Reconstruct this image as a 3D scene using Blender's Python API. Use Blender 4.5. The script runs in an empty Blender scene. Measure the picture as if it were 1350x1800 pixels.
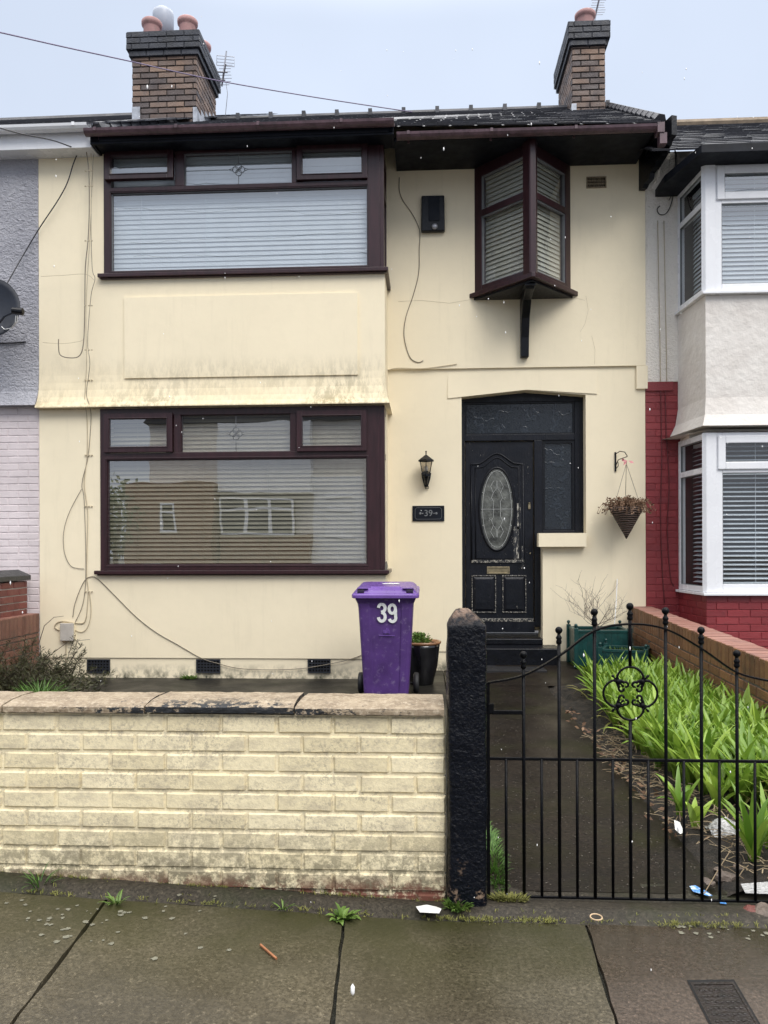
import bpy, bmesh, math, random
from mathutils import Vector, Matrix
random.seed(7)
R_ = math.radians
scn = bpy.context.scene
COL = scn.collection

# ------------------------------------------------------------------ camera
F = 1352.0; PX0 = 675.0; PY0 = 965.0; EYE = 1.38
YAW = R_(3.1); ROLL = 0.0035
cam_d = bpy.data.cameras.new('camera')
cam = bpy.data.objects.new('camera', cam_d); COL.objects.link(cam)
cam.matrix_world = Matrix.Translation((0, 0, EYE)) @ Matrix.Rotation(YAW, 4, 'Z') @ Matrix.Rotation(math.pi/2, 4, 'X') @ Matrix.Rotation(-ROLL, 4, 'Z')
cam_d.sensor_fit = 'AUTO'; cam_d.sensor_width = 36.0
cam_d.lens = F/1800*36
cam_d.shift_y = (PY0-900)/1800
cam_d.clip_start = 0.05; cam_d.clip_end = 500
scn.camera = cam

# ------------------------------------------------------------------ world
SUN_EL, SUN_AZ = R_(44), R_(34)      # overcast: only a faint brighter patch of cloud high behind the photographer, to the right
w = bpy.data.worlds.new("World"); scn.world = w; w.use_nodes = True
nt = w.node_tree; nt.nodes.clear()
out = nt.nodes.new('ShaderNodeOutputWorld'); bg = nt.nodes.new('ShaderNodeBackground')
sky = nt.nodes.new('ShaderNodeTexSky'); sky.sky_type = 'NISHITA'; sky.sun_disc = False
sky.sun_elevation = SUN_EL; sky.sun_rotation = math.pi - SUN_AZ
sky.air_density = 1.5; sky.dust_density = 6
tc = nt.nodes.new('ShaderNodeTexCoord'); sep = nt.nodes.new('ShaderNodeSeparateXYZ')
nt.links.new(tc.outputs['Generated'], sep.inputs[0])
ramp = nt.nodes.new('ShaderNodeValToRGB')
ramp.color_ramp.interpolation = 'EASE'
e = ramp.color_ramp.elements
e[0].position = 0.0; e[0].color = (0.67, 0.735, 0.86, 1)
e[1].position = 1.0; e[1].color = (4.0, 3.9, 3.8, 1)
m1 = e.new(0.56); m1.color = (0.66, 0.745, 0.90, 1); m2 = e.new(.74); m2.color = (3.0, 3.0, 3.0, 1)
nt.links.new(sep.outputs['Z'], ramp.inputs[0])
cn = nt.nodes.new('ShaderNodeTexNoise'); cn.inputs['Scale'].default_value = 1.6; cn.inputs['Detail'].default_value = 4
nt.links.new(tc.outputs['Generated'], cn.inputs['Vector'])
cr = nt.nodes.new('ShaderNodeMapRange'); cr.inputs[1].default_value = .3; cr.inputs[2].default_value = .7; cr.inputs[3].default_value = .90; cr.inputs[4].default_value = 1.10
nt.links.new(cn.outputs[0], cr.inputs[0])
vm = nt.nodes.new('ShaderNodeVectorMath'); vm.operation = 'SCALE'
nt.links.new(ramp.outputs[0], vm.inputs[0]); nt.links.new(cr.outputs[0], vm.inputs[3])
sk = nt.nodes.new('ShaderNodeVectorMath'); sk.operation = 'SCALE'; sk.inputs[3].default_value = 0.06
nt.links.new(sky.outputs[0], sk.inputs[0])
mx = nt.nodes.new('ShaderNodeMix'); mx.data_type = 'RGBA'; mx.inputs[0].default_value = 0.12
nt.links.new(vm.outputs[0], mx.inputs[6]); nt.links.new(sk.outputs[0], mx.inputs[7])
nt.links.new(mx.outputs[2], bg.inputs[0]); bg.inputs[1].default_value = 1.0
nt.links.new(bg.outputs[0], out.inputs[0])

sun_d = bpy.data.lights.new('sun', 'SUN'); sun_d.energy = 1.5; sun_d.angle = R_(28); sun_d.color = (1, .96, .9)
sun = bpy.data.objects.new('sun', sun_d); COL.objects.link(sun)
sd = Vector((math.sin(SUN_AZ)*math.cos(SUN_EL), -math.cos(SUN_AZ)*math.cos(SUN_EL), math.sin(SUN_EL)))
sun.rotation_euler = sd.to_track_quat('Z', 'Y').to_euler(); sun.location = (0, 0, 20)

scn.view_settings.view_transform = 'Standard'; scn.view_settings.look = 'None'
scn.view_settings.exposure = 0.19; scn.view_settings.gamma = 1.0
scn.view_settings.use_curve_mapping = False

# ------------------------------------------------------------------ measuring helpers (photo pixel -> world point on a known plane)
def ray(px, py):
    u = (px-PX0)/F; v = -(py-PY0)/F
    c, s = math.cos(ROLL), math.sin(ROLL)
    u, v = u*c+v*s, -u*s+v*c
    return Vector((-math.sin(YAW)+u*math.cos(YAW), math.cos(YAW)+u*math.sin(YAW), v))
def P(px, py, Y):
    r = ray(px, py); return Vector((0, 0, EYE))+r*(Y/r.y)
def G(px, py, z=0.0):
    r = ray(px, py); return Vector((0, 0, EYE))+r*((z-EYE)/r.z)
def RC(a, b, c, d, Y):
    """x0,x1,z0,z1 of photo rectangle a,b (top left) c,d (bottom right) on the plane y=Y"""
    mx_, my_ = (a+c)/2, (b+d)/2
    return P(a, my_, Y).x, P(c, my_, Y).x, P(mx_, d, Y).z, P(mx_, b, Y).z

# ------------------------------------------------------------------ mesh builder
OFF = {}
class MB:
    def __init__(s): s.v = []; s.f = []; s.t = []; s.xf = None; s.tone = None
    def add(s, vs, fs, tone=None):
        b = len(s.v)
        if s.xf is not None: vs = [s.xf @ Vector(p) for p in vs]
        s.v += [tuple(p) for p in vs]
        t = tone if tone is not None else (s.tone if s.tone is not None else random.random())
        for f in fs: s.f.append(tuple(i+b for i in f)); s.t.append(t)
    def box(s, x0, x1, y0, y1, z0, z1, tone=None):
        if x0 > x1: x0, x1 = x1, x0
        if y0 > y1: y0, y1 = y1, y0
        if z0 > z1: z0, z1 = z1, z0
        s.add([(x0,y0,z0),(x1,y0,z0),(x1,y1,z0),(x0,y1,z0),(x0,y0,z1),(x1,y0,z1),(x1,y1,z1),(x0,y1,z1)],
              [(0,3,2,1),(4,5,6,7),(0,1,5,4),(1,2,6,5),(2,3,7,6),(3,0,4,7)], tone)
    def prism(s, poly, y0, y1, tone=None):     # poly in (x,z), counter-clockwise seen from -y
        n = len(poly)
        vs = [(x, y0, z) for x, z in poly]+[(x, y1, z) for x, z in poly]
        fs = [tuple(range(n)), tuple(range(2*n-1, n-1, -1))]
        fs += [(i, i+n, (i+1) % n+n, (i+1) % n) for i in range(n)]
        s.add(vs, fs, tone)
    def slab(s, poly, z0, z1, tone=None):      # poly in (x,y) ccw seen from above
        n = len(poly)
        vs = [(x, y, z1) for x, y in poly]+[(x, y, z0) for x, y in poly]
        fs = [tuple(range(n)), tuple(range(2*n-1, n-1, -1))]
        fs += [((i+1) % n, i, i+n, (i+1) % n+n) for i in range(n)]
        s.add(vs, fs, tone)
    def quad(s, a, b, c, d, tone=None): s.add([a, b, c, d], [(0, 1, 2, 3)], tone)
    def tube(s, pts, r, n=6, tone=None, cap=True):
        pts = [Vector(p) for p in pts]; rings = []
        rr = r if isinstance(r, (list, tuple)) else [r]*len(pts)
        up = None
        for i, p in enumerate(pts):
            t = (pts[min(i+1, len(pts)-1)]-pts[max(i-1, 0)])
            if t.length < 1e-9: t = Vector((0, 0, 1))
            t.normalize()
            if up is None: up = t.orthogonal().normalized()
            else:
                up = up-t*up.dot(t)
                up = t.orthogonal().normalized() if up.length < 1e-6 else up.normalized()
            b = t.cross(up)
            rings.append([p+(up*math.cos(2*math.pi*k/n)+b*math.sin(2*math.pi*k/n))*rr[i] for k in range(n)])
        vs = [q for g in rings for q in g]; fs = []
        for i in range(len(pts)-1):
            for k in range(n):
                fs.append((i*n+k, i*n+(k+1) % n, (i+1)*n+(k+1) % n, (i+1)*n+k))
        if cap:
            fs.append(tuple(range(n-1, -1, -1))); fs.append(tuple(range((len(pts)-1)*n, len(pts)*n)))
        s.add(vs, fs, tone)
    def lathe(s, prof, c, n=20, tone=None, sx=1, sy=1):   # prof: (r,z) bottom to top
        vs = [(c[0]+r*sx*math.cos(2*math.pi*k/n), c[1]+r*sy*math.sin(2*math.pi*k/n), c[2]+z) for r, z in prof for k in range(n)]
        fs = [(i*n+k, i*n+(k+1) % n, (i+1)*n+(k+1) % n, (i+1)*n+k) for i in range(len(prof)-1) for k in range(n)]
        fs.append(tuple(range(n-1, -1, -1))); fs.append(tuple(range((len(prof)-1)*n, len(prof)*n)))
        s.add(vs, fs, tone)
    def ball(s, c, r, n=10, tone=None, sx=1, sy=1, sz=1):
        m = n//2
        pr = [(max(1e-4, r*math.sin(math.pi*i/m)), -r*sz*math.cos(math.pi*i/m)) for i in range(m+1)]
        s.lathe(pr, c, n, tone, sx, sy)
    def build(s, name, m, parent=None, smooth=False, bevel=0, disp=None):
        me = bpy.data.meshes.new(name)
        o = bpy.data.objects.new(name, me); COL.objects.link(o)
        if parent is None:
            xs = [p[0] for p in s.v]; ys = [p[1] for p in s.v]; zs = [p[2] for p in s.v]
            loc = Vector(((min(xs)+max(xs))/2, (min(ys)+max(ys))/2, min(zs))); o.location = loc
        else:
            loc = OFF[parent.name]; o.parent = parent
        OFF[o.name] = loc
        me.from_pydata([(p[0]-loc.x, p[1]-loc.y, p[2]-loc.z) for p in s.v], [], s.f)
        at = me.attributes.new('tone', 'FLOAT', 'FACE')
        at.data.foreach_set('value', s.t)
        me.materials.append(m)
        if smooth:
            me.polygons.foreach_set('use_smooth', [True]*len(me.polygons))
        me.update()
        if bevel:
            b = o.modifiers.new('bevel', 'BEVEL'); b.width = bevel; b.segments = 2; b.limit_method = 'ANGLE'; b.angle_limit = R_(40)
        return o

def thing(name, label, cat, loc, group=None):
    o = bpy.data.objects.new(name, None); COL.objects.link(o); o.location = loc; OFF[o.name] = Vector(loc)
    o.empty_display_size = .1
    o['label'] = label; o['category'] = cat
    if group: o['group'] = group
    return o
def tag(o, label, cat, group=None, kind=None):
    o['label'] = label; o['category'] = cat
    if group: o['group'] = group
    if kind: o['kind'] = kind
    return o
def struct(o, kind='structure', label=None, cat=None):
    o['kind'] = kind
    if label: o['label'] = label
    if cat: o['category'] = cat
    return o

def bricks(mb, o, u, n, L, H, bl=.225, bh=.075, gap=.010, proud=.007, off=0.5, ch=.004, start=0.0, jit=.0015, sub=0):
    o = Vector(o); u = Vector(u).normalized(); n = Vector(n).normalized(); up = Vector((0, 0, 1))
    rows = int(math.ceil(H/bh-1e-6))
    for r in range(rows):
        z0 = r*bh; z1 = min(z0+bh-gap, H)
        if z1-z0 < .01: continue
        x = -bl+(start+(off*bl if r % 2 else 0)) % bl
        while x < L:
            a = max(x, 0); b = min(x+bl-gap, L)
            if b-a > .02:
                j = lambda: random.uniform(-jit, jit)
                p = proud+random.uniform(-.4, .4)*min(.003, proud*.5); q = []
                for (s_, t_) in ((a, z0), (b, z0), (b, z1), (a, z1)): q.append(o+u*(s_+j())+up*(t_+j()))
                for (s_, t_, ds, dt) in ((a, z0, 1, 1), (b, z0, -1, 1), (b, z1, -1, -1), (a, z1, 1, -1)):
                    q.append(o+u*(s_+ds*ch+j())+up*(t_+dt*ch+j())+n*(p+j()*.6))
                mb.add(q, [(4,5,6,7),(0,1,5,4),(1,2,6,5),(2,3,7,6),(3,0,4,7)])
            x += bl
def soldiers(mb, o, u, n, L, zfun, h=.215, w=.065, gap=.01, proud=.007, jit=.002):
    o = Vector(o); u = Vector(u).normalized(); n = Vector(n).normalized(); x = 0
    while x < L-.02:
        b = min(x+w, L); zt = zfun(x)+random.uniform(-.004, .004)
        q = [o+u*x+Vector((0,0,zt-h)), o+u*b+Vector((0,0,zt-h)), o+u*b+Vector((0,0,zt)), o+u*x+Vector((0,0,zt))]
        c = .004; p = proud+random.uniform(-jit, jit)
        q += [o+u*(x+c)+Vector((0,0,zt-h+c))+n*p, o+u*(b-c)+Vector((0,0,zt-h+c))+n*p, o+u*(b-c)+Vector((0,0,zt-c))+n*p, o+u*(x+c)+Vector((0,0,zt-c))+n*p]
        mb.add(q, [(4,5,6,7),(0,1,5,4),(1,2,6,5),(2,3,7,6),(3,0,4,7)])
        x += w+gap

# ------------------------------------------------------------------ materials
class NT:
    def __init__(s, name):
        s.m = bpy.data.materials.new(name); s.m.use_nodes = True; s.t = s.m.node_tree; s.t.nodes.clear()
        s.out = s.n('ShaderNodeOutputMaterial'); s.b = s.n('ShaderNodeBsdfPrincipled')
        s.l(s.b.outputs[0], s.out.inputs[0])
        g = s.n('ShaderNodeNewGeometry'); s.pos = g.outputs['Position']; s.geo = g
    def n(s, k): return s.t.nodes.new(k)
    def l(s, a, b): s.t.links.new(a, b)
    def noise(s, scale, detail=4, rough=.55, stretch=None, off=(0,0,0), dist=0):
        v = s.pos
        if stretch or off != (0,0,0):
            mp = s.n('ShaderNodeMapping'); mp.inputs['Scale'].default_value = stretch or (1,1,1); mp.inputs['Location'].default_value = off
            s.l(v, mp.inputs[0]); v = mp.outputs[0]
        t = s.n('ShaderNodeTexNoise'); t.inputs['Scale'].default_value = scale; t.inputs['Detail'].default_value = detail
        t.inputs['Roughness'].default_value = rough; t.inputs['Distortion'].default_value = dist
        s.l(v, t.inputs['Vector']); return t.outputs[0]
    def vor(s, scale, feat='F1', stretch=None, rnd=1.0, out='Distance'):
        v = s.pos
        if stretch:
            mp = s.n('ShaderNodeMapping'); mp.inputs['Scale'].default_value = stretch; s.l(v, mp.inputs[0]); v = mp.outputs[0]
        t = s.n('ShaderNodeTexVoronoi'); t.feature = feat; t.inputs['Scale'].default_value = scale; t.inputs['Randomness'].default_value = rnd
        s.l(v, t.inputs['Vector']); return t.outputs[out]
    def rng(s, x, a, b, c=0.0, d=1.0):
        t = s.n('ShaderNodeMapRange'); t.inputs[1].default_value = a; t.inputs[2].default_value = b; t.inputs[3].default_value = c; t.inputs[4].default_value = d
        s.l(x, t.inputs[0]); return t.outputs[0]
    def math(s, op, a, b=None):
        t = s.n('ShaderNodeMath'); t.operation = op
        for i, q in enumerate((a, b)):
            if q is None: continue
            if isinstance(q, (int, float)): t.inputs[i].default_value = q
            else: s.l(q, t.inputs[i])
        return t.outputs[0]
    def mix(s, f, a, b, mode='MIX'):
        t = s.n('ShaderNodeMix'); t.data_type = 'RGBA'; t.blend_type = mode
        for i, q in ((0, f), (6, a), (7, b)):
            if isinstance(q, (int, float)): t.inputs[i].default_value = q
            elif isinstance(q, (tuple, list)): t.inputs[i].default_value = (*q[:3], 1)
            else: s.l(q, t.inputs[i])
        return t.outputs[2]
    def axis(s, k):
        t = s.n('ShaderNodeSeparateXYZ'); s.l(s.pos, t.inputs[0]); return t.outputs[k]
    def tone(s):
        t = s.n('ShaderNodeAttribute'); t.attribute_name = 'tone'; return t.outputs['Fac']
    def col(s, c):
        if isinstance(c, (tuple, list)): s.b.inputs['Base Color'].default_value = (*c[:3], 1)
        else: s.l(c, s.b.inputs['Base Color'])
    def rough(s, r):
        if isinstance(r, (int, float)): s.b.inputs['Roughness'].default_value = r
        else: s.l(r, s.b.inputs['Roughness'])
    def bump(s, hs, dist=.01, strength=1.0):
        t = s.n('ShaderNodeBump'); t.inputs['Distance'].default_value = dist; t.inputs['Strength'].default_value = strength
        s.l(hs, t.inputs['Height']); s.l(t.outputs[0], s.b.inputs['Normal'])
    def set(s, k, v): s.b.inputs[k].default_value = v
M = {}
def simple(name, c, rough=.5, var=.15, scale=6, bump=0, bscale=80, metal=0, spec=None, coat=0, dirt=None, dscale=12, dthr=(.55,.75)):
    t = NT(name); n1 = t.noise(scale, 5)
    c2 = tuple(x*(1-var*1.6) for x in c); c1 = tuple(min(1, x*(1+var)) for x in c)
    cc = t.mix(t.rng(n1, .3, .7), c2, c1)
    if dirt: cc = t.mix(t.rng(t.noise(dscale, 8, .65, off=(3,1,5)), *dthr), cc, dirt)
    t.col(cc); t.rough(t.rng(t.noise(scale*3, 3), .3, .7, max(.02, rough-.08), min(1, rough+.1)))
    if bump: t.bump(t.noise(bscale, 5), bump)
    t.set('Metallic', metal)
    if spec is not None: t.set('Specular IOR Level', spec)
    if coat: t.set('Coat Weight', coat); t.set('Coat Roughness', .12)
    M[name] = t.m; return t.m

# cream masonry paint with mould streaks below the panel and at the foot of the wall
def cream_mat(name, base, dirty, streak=True):
    t = NT(name)
    c = t.mix(t.rng(t.noise(1.3, 5), .35, .7), tuple(x*.95 for x in base), base)
    c = t.mix(t.rng(t.noise(9, 6, .6), .45, .8, 0, .16), c, tuple(x*.8 for x in base))
    rainy = t.rng(t.noise(1.6, 6, .7, stretch=(6, 6, .55)), .55, .8, 0, .16)
    c = t.mix(rainy, c, (.40, .35, .24))
    if streak:
        z = t.axis(2)
        za = P(400, 712, 8.0).z; zb = P(400, 618, 8.0).z; bayf = t.math('LESS_THAN', t.axis(1), 8.13)
        band = t.rng(z, zb, za)
        blot = t.rng(t.noise(1.1, 3, .5, off=(4.3, 0, 0)), .40, .62)
        st = t.rng(t.noise(6, 9, .8, stretch=(2.6, 2.6, .8), off=(2, 0, 3)), .44, .56)
        above = t.math('MULTIPLY', t.math('GREATER_THAN', z, za-.01), bayf)
        f = t.math('MULTIPLY', t.math('MULTIPLY', t.math('MULTIPLY', band, above), st), t.rng(blot, 0, 1, .25, 1))
        c = t.mix(t.math('MULTIPLY', f, .85), c, dirty)
        yel = t.math('MULTIPLY', t.math('MULTIPLY', t.rng(z, zb-.05, za+.05), above), t.rng(t.noise(2.5, 4), .3, .7, .3, 1))
        c = t.mix(t.math('MULTIPLY', yel, .35), c, (.62, .48, .22))
        foot = t.math('MULTIPLY', t.rng(z, .17, .02), t.rng(t.noise(7, 8, .7, stretch=(1, 1, .7)), .42, .6))
        c = t.mix(foot, c, (.06, .065, .045))
    # hairline cracks
    t.col(c); t.rough(.75); t.bump(t.math('ADD', t.math('MULTIPLY', t.noise(4, 3), .6), t.math('MULTIPLY', t.noise(160, 3), .14)), .006)
    M[name] = t.m
CREAM = (.84, .745, .55)
cream_mat('cream', CREAM, (.16, .15, .10))
cream_mat('cream_clean', (.82, .73, .53), (.16, .15, .10), False)

def roughcast(name, base, dark, s1=26, bd=.05):
    t = NT(name); h = t.noise(s1, 4, .6, stretch=(1, 1, 1.5), dist=.6); h2 = t.noise(s1*2.4, 3)
    hh = t.math('ADD', h, t.math('MULTIPLY', h2, .35))
    c = t.mix(t.rng(t.noise(1.5, 4), .35, .7), dark, base); c = t.mix(t.rng(h, .3, .45, .25, 0), c, tuple(x*.6 for x in base))
    t.col(c); t.rough(.9); t.bump(hh, bd, .8); M[name] = t.m
roughcast('grey_roughcast', (.46, .46, .50), (.34, .34, .38), 20)
roughcast('white_roughcast', (.84, .80, .74), (.80, .76, .70), 34, .022)
simple('pink_brick_paint', (.66, .59, .60), .6, .08, 3, .004, 60)
t = NT('neighbour_render'); c = t.mix(t.rng(t.noise(3, 6, .6), .35, .7), (.64, .60, .56), (.76, .73, .69))
c = t.mix(t.rng(t.noise(14, 6, .7), .6, .75, 0, .25), c, (.3, .3, .27)); t.col(c); t.rough(.8); t.bump(t.noise(14, 5), .012); M['neighbour_render'] = t.m
t = NT('red_paint'); c = t.mix(t.tone(), (.20, .024, .030), (.27, .036, .042)); c = t.mix(t.rng(t.noise(20, 6, .6), .55, .8, 0, .5), c, (.10, .02, .02))
t.col(c); t.rough(.45); t.bump(t.noise(70, 4), .004); M['red_paint'] = t.m
t = NT('front_wall_paint'); tn = t.tone()
c = t.mix(tn, (.72, .625, .405), (.86, .76, .52))
gr = t.math('MULTIPLY', t.rng(t.noise(55, 10, .85), .505, .55), t.rng(t.noise(4.0, 4, .6, stretch=(1, 1, 2.2), off=(9, 0, 2)), .42, .60, .25, 1))
c = t.mix(t.math('MULTIPLY', gr, .62), c, (.26, .23, .18))
soft = t.rng(t.noise(7, 8, .78, stretch=(1, 1, 2.2)), .47, .64, 0, .5); c = t.mix(soft, c, (.36, .31, .235))
z = t.axis(2)
low = t.math('MULTIPLY', t.rng(z, .34, .06), t.rng(t.noise(22, 9, .8), .44, .54)); c = t.mix(low, c, (.16, .14, .09))
low2 = t.math('MULTIPLY', t.rng(z, .115, .05), t.rng(t.noise(13, 7, .75, off=(5, 5, 5)), .44, .52)); c = t.mix(low2, c, (.13, .045, .028))
t.col(c); t.rough(.7); t.bump(t.math('ADD', t.noise(45, 5, .65), t.math('MULTIPLY', t.noise(160, 2), .3)), .0028); M['front_wall_paint'] = t.m
def brickmat(name, a, b, cdark, rough=.75, spot=(.5, .45, .35), wet=.3):
    t = NT(name); c = t.mix(t.tone(), a, b); c = t.mix(t.rng(t.noise(5, 5, .6), .5, .75, 0, .8), c, cdark)
    c = t.mix(t.rng(t.noise(42, 7, .7), .62, .72, 0, .35), c, spot)
    t.col(c); t.rough(t.rng(t.noise(8, 4), .35, .65, rough-wet, rough)); t.bump(t.noise(90, 5), .006); M[name] = t.m
brickmat('brown_brick', (.155, .070, .032), (.25, .12, .055), (.055, .033, .020))
brickmat('chimney_brick', (.070, .055, .055), (.25, .165, .12), (.055, .045, .05))
brickmat('coping_brick', (.28, .13, .10), (.36, .19, .15), (.16, .09, .08))
brickmat('dark_red_brick', (.13, .035, .028), (.19, .055, .042), (.07, .025, .02))
brickmat('left_brick', (.15, .065, .045), (.23, .11, .075), (.06, .035, .027))
simple('black_brick', (.028, .032, .045), .55, .3, 8, .006, 60)
simple('mortar', (.17, .155, .13), .9, .2, 10, .004)
simple('dark_mortar', (.045, .04, .038), .9, .2, 10, .004)
simple('pale_mortar', (.45, .42, .38), .9, .1, 10, .004)
t = NT('burgundy_frame')
t.col(t.mix(t.rng(t.noise(30, 5, .6, stretch=(1, 1, .12)), .35, .65), (.022, .0085, .011), (.038, .014, .018))); t.rough(.32); M['burgundy_frame'] = t.m
simple('white_upvc', (.78, .79, .82), .25, .03, 2)
simple('gutter_brown', (.105, .062, .076), .35, .25, 14, dirt=(.03, .028, .03), dscale=18)
simple('black_paint', (.004, .0048, .008), .34, .3, 14, .002, 40, spec=.3)
simple('black_fascia', (.006, .008, .014), .5, .3, 4, spec=.2)
t = NT('door_paint')
ch = t.math('MULTIPLY', t.rng(t.noise(70, 6, .7, stretch=(1, 1, .35)), .66, .69), t.rng(t.noise(6, 4, .5, off=(1.4, 0, .6)), .5, .62))
t.set('Specular IOR Level', .3); c = t.mix(t.rng(t.noise(5, 4), .3, .7), (.003, .004, .0075), (.006, .0075, .013)); c = t.mix(ch, c, (.45, .42, .36)); t.col(c)
t.rough(t.rng(t.noise(14, 4), .3, .7, .28, .5)); t.bump(t.noise(60, 4, .6, stretch=(1, 1, .3)), .003); M['door_paint'] = t.m
t = NT('worn_edge_paint')
ch = t.rng(t.noise(55, 7, .75), .50, .56)
t.col(t.mix(t.math('MULTIPLY', ch, .8), (.009, .011, .016), (.42, .39, .33))); t.rough(.45); M['worn_edge_paint'] = t.m
def patterned_glass(name, base):
    t = NT(name); w1 = t.n('ShaderNodeTexWave'); w1.wave_type = 'RINGS'; w1.inputs['Scale'].default_value = 2.2; w1.inputs['Distortion'].default_value = 9
    w1.inputs['Detail'].default_value = 2; w1.inputs['Detail Scale'].default_value = 3.0; t.l(t.pos, w1.inputs['Vector'])
    ln = t.rng(w1.outputs[1], .86, .97)
    v = t.rng(t.vor(34, 'DISTANCE_TO_EDGE'), 0, .12)
    t.col(t.mix(ln, base, tuple(min(1, x*1.5+.001) for x in base))); t.rough(.14)
    t.bump(t.math('ADD', t.math('MULTIPLY', ln, 1.0), t.math('MULTIPLY', v, .35)), .003, .5); M[name] = t.m
patterned_glass('frosted_glass', (.012, .016, .022))
def glass(name, tint=(.9, .95, .95), base=.06, fr=.75, rgh=.0):
    m = bpy.data.materials.new(name); m.use_nodes = True; n = m.node_tree; n.nodes.clear()
    o = n.nodes.new('ShaderNodeOutputMaterial'); tr = n.nodes.new('ShaderNodeBsdfTransparent'); gl = n.nodes.new('ShaderNodeBsdfGlossy')
    tr.inputs[0].default_value = (*tint, 1); gl.inputs['Roughness'].default_value = rgh
    lw = n.nodes.new('ShaderNodeLayerWeight'); fn = n.nodes.new('ShaderNodeMath'); fn.operation = 'POWER'; fn.inputs[1].default_value = 4.0; n.links.new(lw.outputs['Facing'], fn.inputs[0])
    ma = n.nodes.new('ShaderNodeMath'); ma.operation = 'MULTIPLY_ADD'; ma.inputs[1].default_value = fr; ma.inputs[2].default_value = base
    g = n.nodes.new('ShaderNodeNewGeometry'); nz = n.nodes.new('ShaderNodeTexNoise'); nz.inputs['Scale'].default_value = 1.3
    n.links.new(g.outputs['Position'], nz.inputs['Vector']); bp = n.nodes.new('ShaderNodeBump'); bp.inputs['Distance'].default_value = .004; bp.inputs['Strength'].default_value = .5
    n.links.new(nz.outputs[0], bp.inputs['Height']); n.links.new(bp.outputs[0], gl.inputs['Normal'])
    mi = n.nodes.new('ShaderNodeMixShader'); n.links.new(fn.outputs[0], ma.inputs[0]); n.links.new(ma.outputs[0], mi.inputs[0])
    n.links.new(tr.outputs[0], mi.inputs[1]); n.links.new(gl.outputs[0], mi.inputs[2]); n.links.new(mi.outputs[0], o.inputs[0]); M[name] = m
glass('pane_glass', (.97,.985,.985), base=.33, fr=.5)
glass('clear_pane', (.97,.985,.985), base=.12, fr=.5)
glass('lamp_glass', (.75, .72, .68), .08, .6, .15)
simple('blind_sky_tint', (.62, .68, .73), .5, .04, 5)  # white slats, with the blue of the reflected sky tinted into their colour
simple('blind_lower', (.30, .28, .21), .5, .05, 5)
simple('blind_dim', (.72, .72, .64), .5, .05, 5)
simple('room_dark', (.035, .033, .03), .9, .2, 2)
simple('lead', (.16, .17, .18), .5, .1, 10)
simple('pale_lead', (.42, .43, .42), .4, .1, 10)
simple('oval_glass', (.11, .115, .105), .18, .5, 9, .006, 40)
simple('brass', (.30, .25, .16), .4, .2, 20, metal=.7)
t = NT('roof_slate'); c = t.mix(t.tone(), (.022, .023, .030), (.060, .062, .075)); c = t.mix(t.rng(t.noise(9, 6, .6), .6, .8, 0, .5), c, (.06, .07, .05)); t.col(c)
t.rough(t.rng(t.noise(6, 4), .3, .7, .3, .6)); t.bump(t.noise(50, 4), .004); M['roof_slate'] = t.m
simple('ridge_clay', (.26, .20, .14), .7, .2, 8)
simple('terracotta', (.46, .26, .25), .7, .15, 6, .003, dirt=(.20, .17, .15), dscale=9)
simple('lead_flashing', (.45, .48, .54), .4, .35, 7)
simple('cowl_metal', (.42, .46, .54), .4, .05, 5)
simple('steel', (.35, .36, .40), .4, .1, 10, metal=.5)
simple('wire_purple', (.20, .16, .26), .5, .1, 10)
simple('black_cable', (.02, .02, .025), .5, .1, 10)
simple('painted_cable', (.46, .39, .27), .6, .1, 10)
simple('bare_cable', (.20, .17, .13), .6, .15, 10)
simple('red_cable', (.115, .018, .022), .5, .1, 10)
simple('white_cable', (.75, .75, .74), .5, .05, 10)
simple('vent_terracotta', (.30, .24, .16), .8, .2, 30, .003)
simple('scuff', (.20, .16, .30), .6, .1, 40)
simple('vent_black', (.02, .023, .032), .5, .2, 30)
simple('hole_dark', (.004, .004, .004), .9, .1, 3)
# wet flagstones
def wet(name, c1, c2, green, rough, *, spec=.28, gl=.5, fine=(.04,.035,.03), fs=170, patches=True, gz=None):
    t = NT(name)
    c = t.mix(t.rng(t.noise(2.3, 6, .6), .35, .68), c1, c2)
    c = t.mix(t.rng(t.noise(fs, 6, .8), .44, .56, 0, .75), c, tuple(x*.35 for x in c1))
    c = t.mix(t.rng(t.noise(fs*.8, 6, .8, off=(7, 7, 7)), .56, .64, 0, .6), c, tuple(min(1, x*2.2) for x in c2))
    if gz:
        y = t.axis(1); f = t.math('MULTIPLY', t.rng(y, gz[0], gz[1]), t.rng(t.noise(3, 5, .6, off=(2, 2, 0)), .25, .6, .25, 1)); dm = t.rng(t.noise(1.1, 7, .65, off=(5, 3, 0)), .46, .60, 0, .45); c = t.mix(dm, c, tuple(x*.4 for x in c1)); c = t.mix(t.math('MULTIPLY', f, .92), c, green)
    else:
        c = t.mix(t.rng(t.noise(1.7, 6, .6, off=(2, 2, 0)), .48, .7, 0, gl), c, green)
    t.col(c); t.rough(t.rng(t.noise(1.9, 5, .6, off=(8, 1, 0)), .35, .65, rough-.12, rough+.16))
    t.set('Specular IOR Level', spec); t.bump(t.math('ADD', t.math('MULTIPLY', t.noise(fs, 4, .7), .5), t.math('MULTIPLY', t.noise(6, 4), .6)), .0035, .8); M[name] = t.m
wet('slab_wet', (.066, .055, .036), (.122, .104, .072), (.028, .029, .009), .33, fs=75, gz=(2.25, 2.80), spec=.4)
wet('slab_wet_brown', (.062, .047, .036), (.105, .078, .060), (.022, .018, .009), .22, fs=75, gz=(2.3, 2.85), spec=.5)
wet('kerb_wet', (.028, .023, .016), (.052, .044, .032), (.020, .026, .008), .58, gl=1, fs=75)
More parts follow.
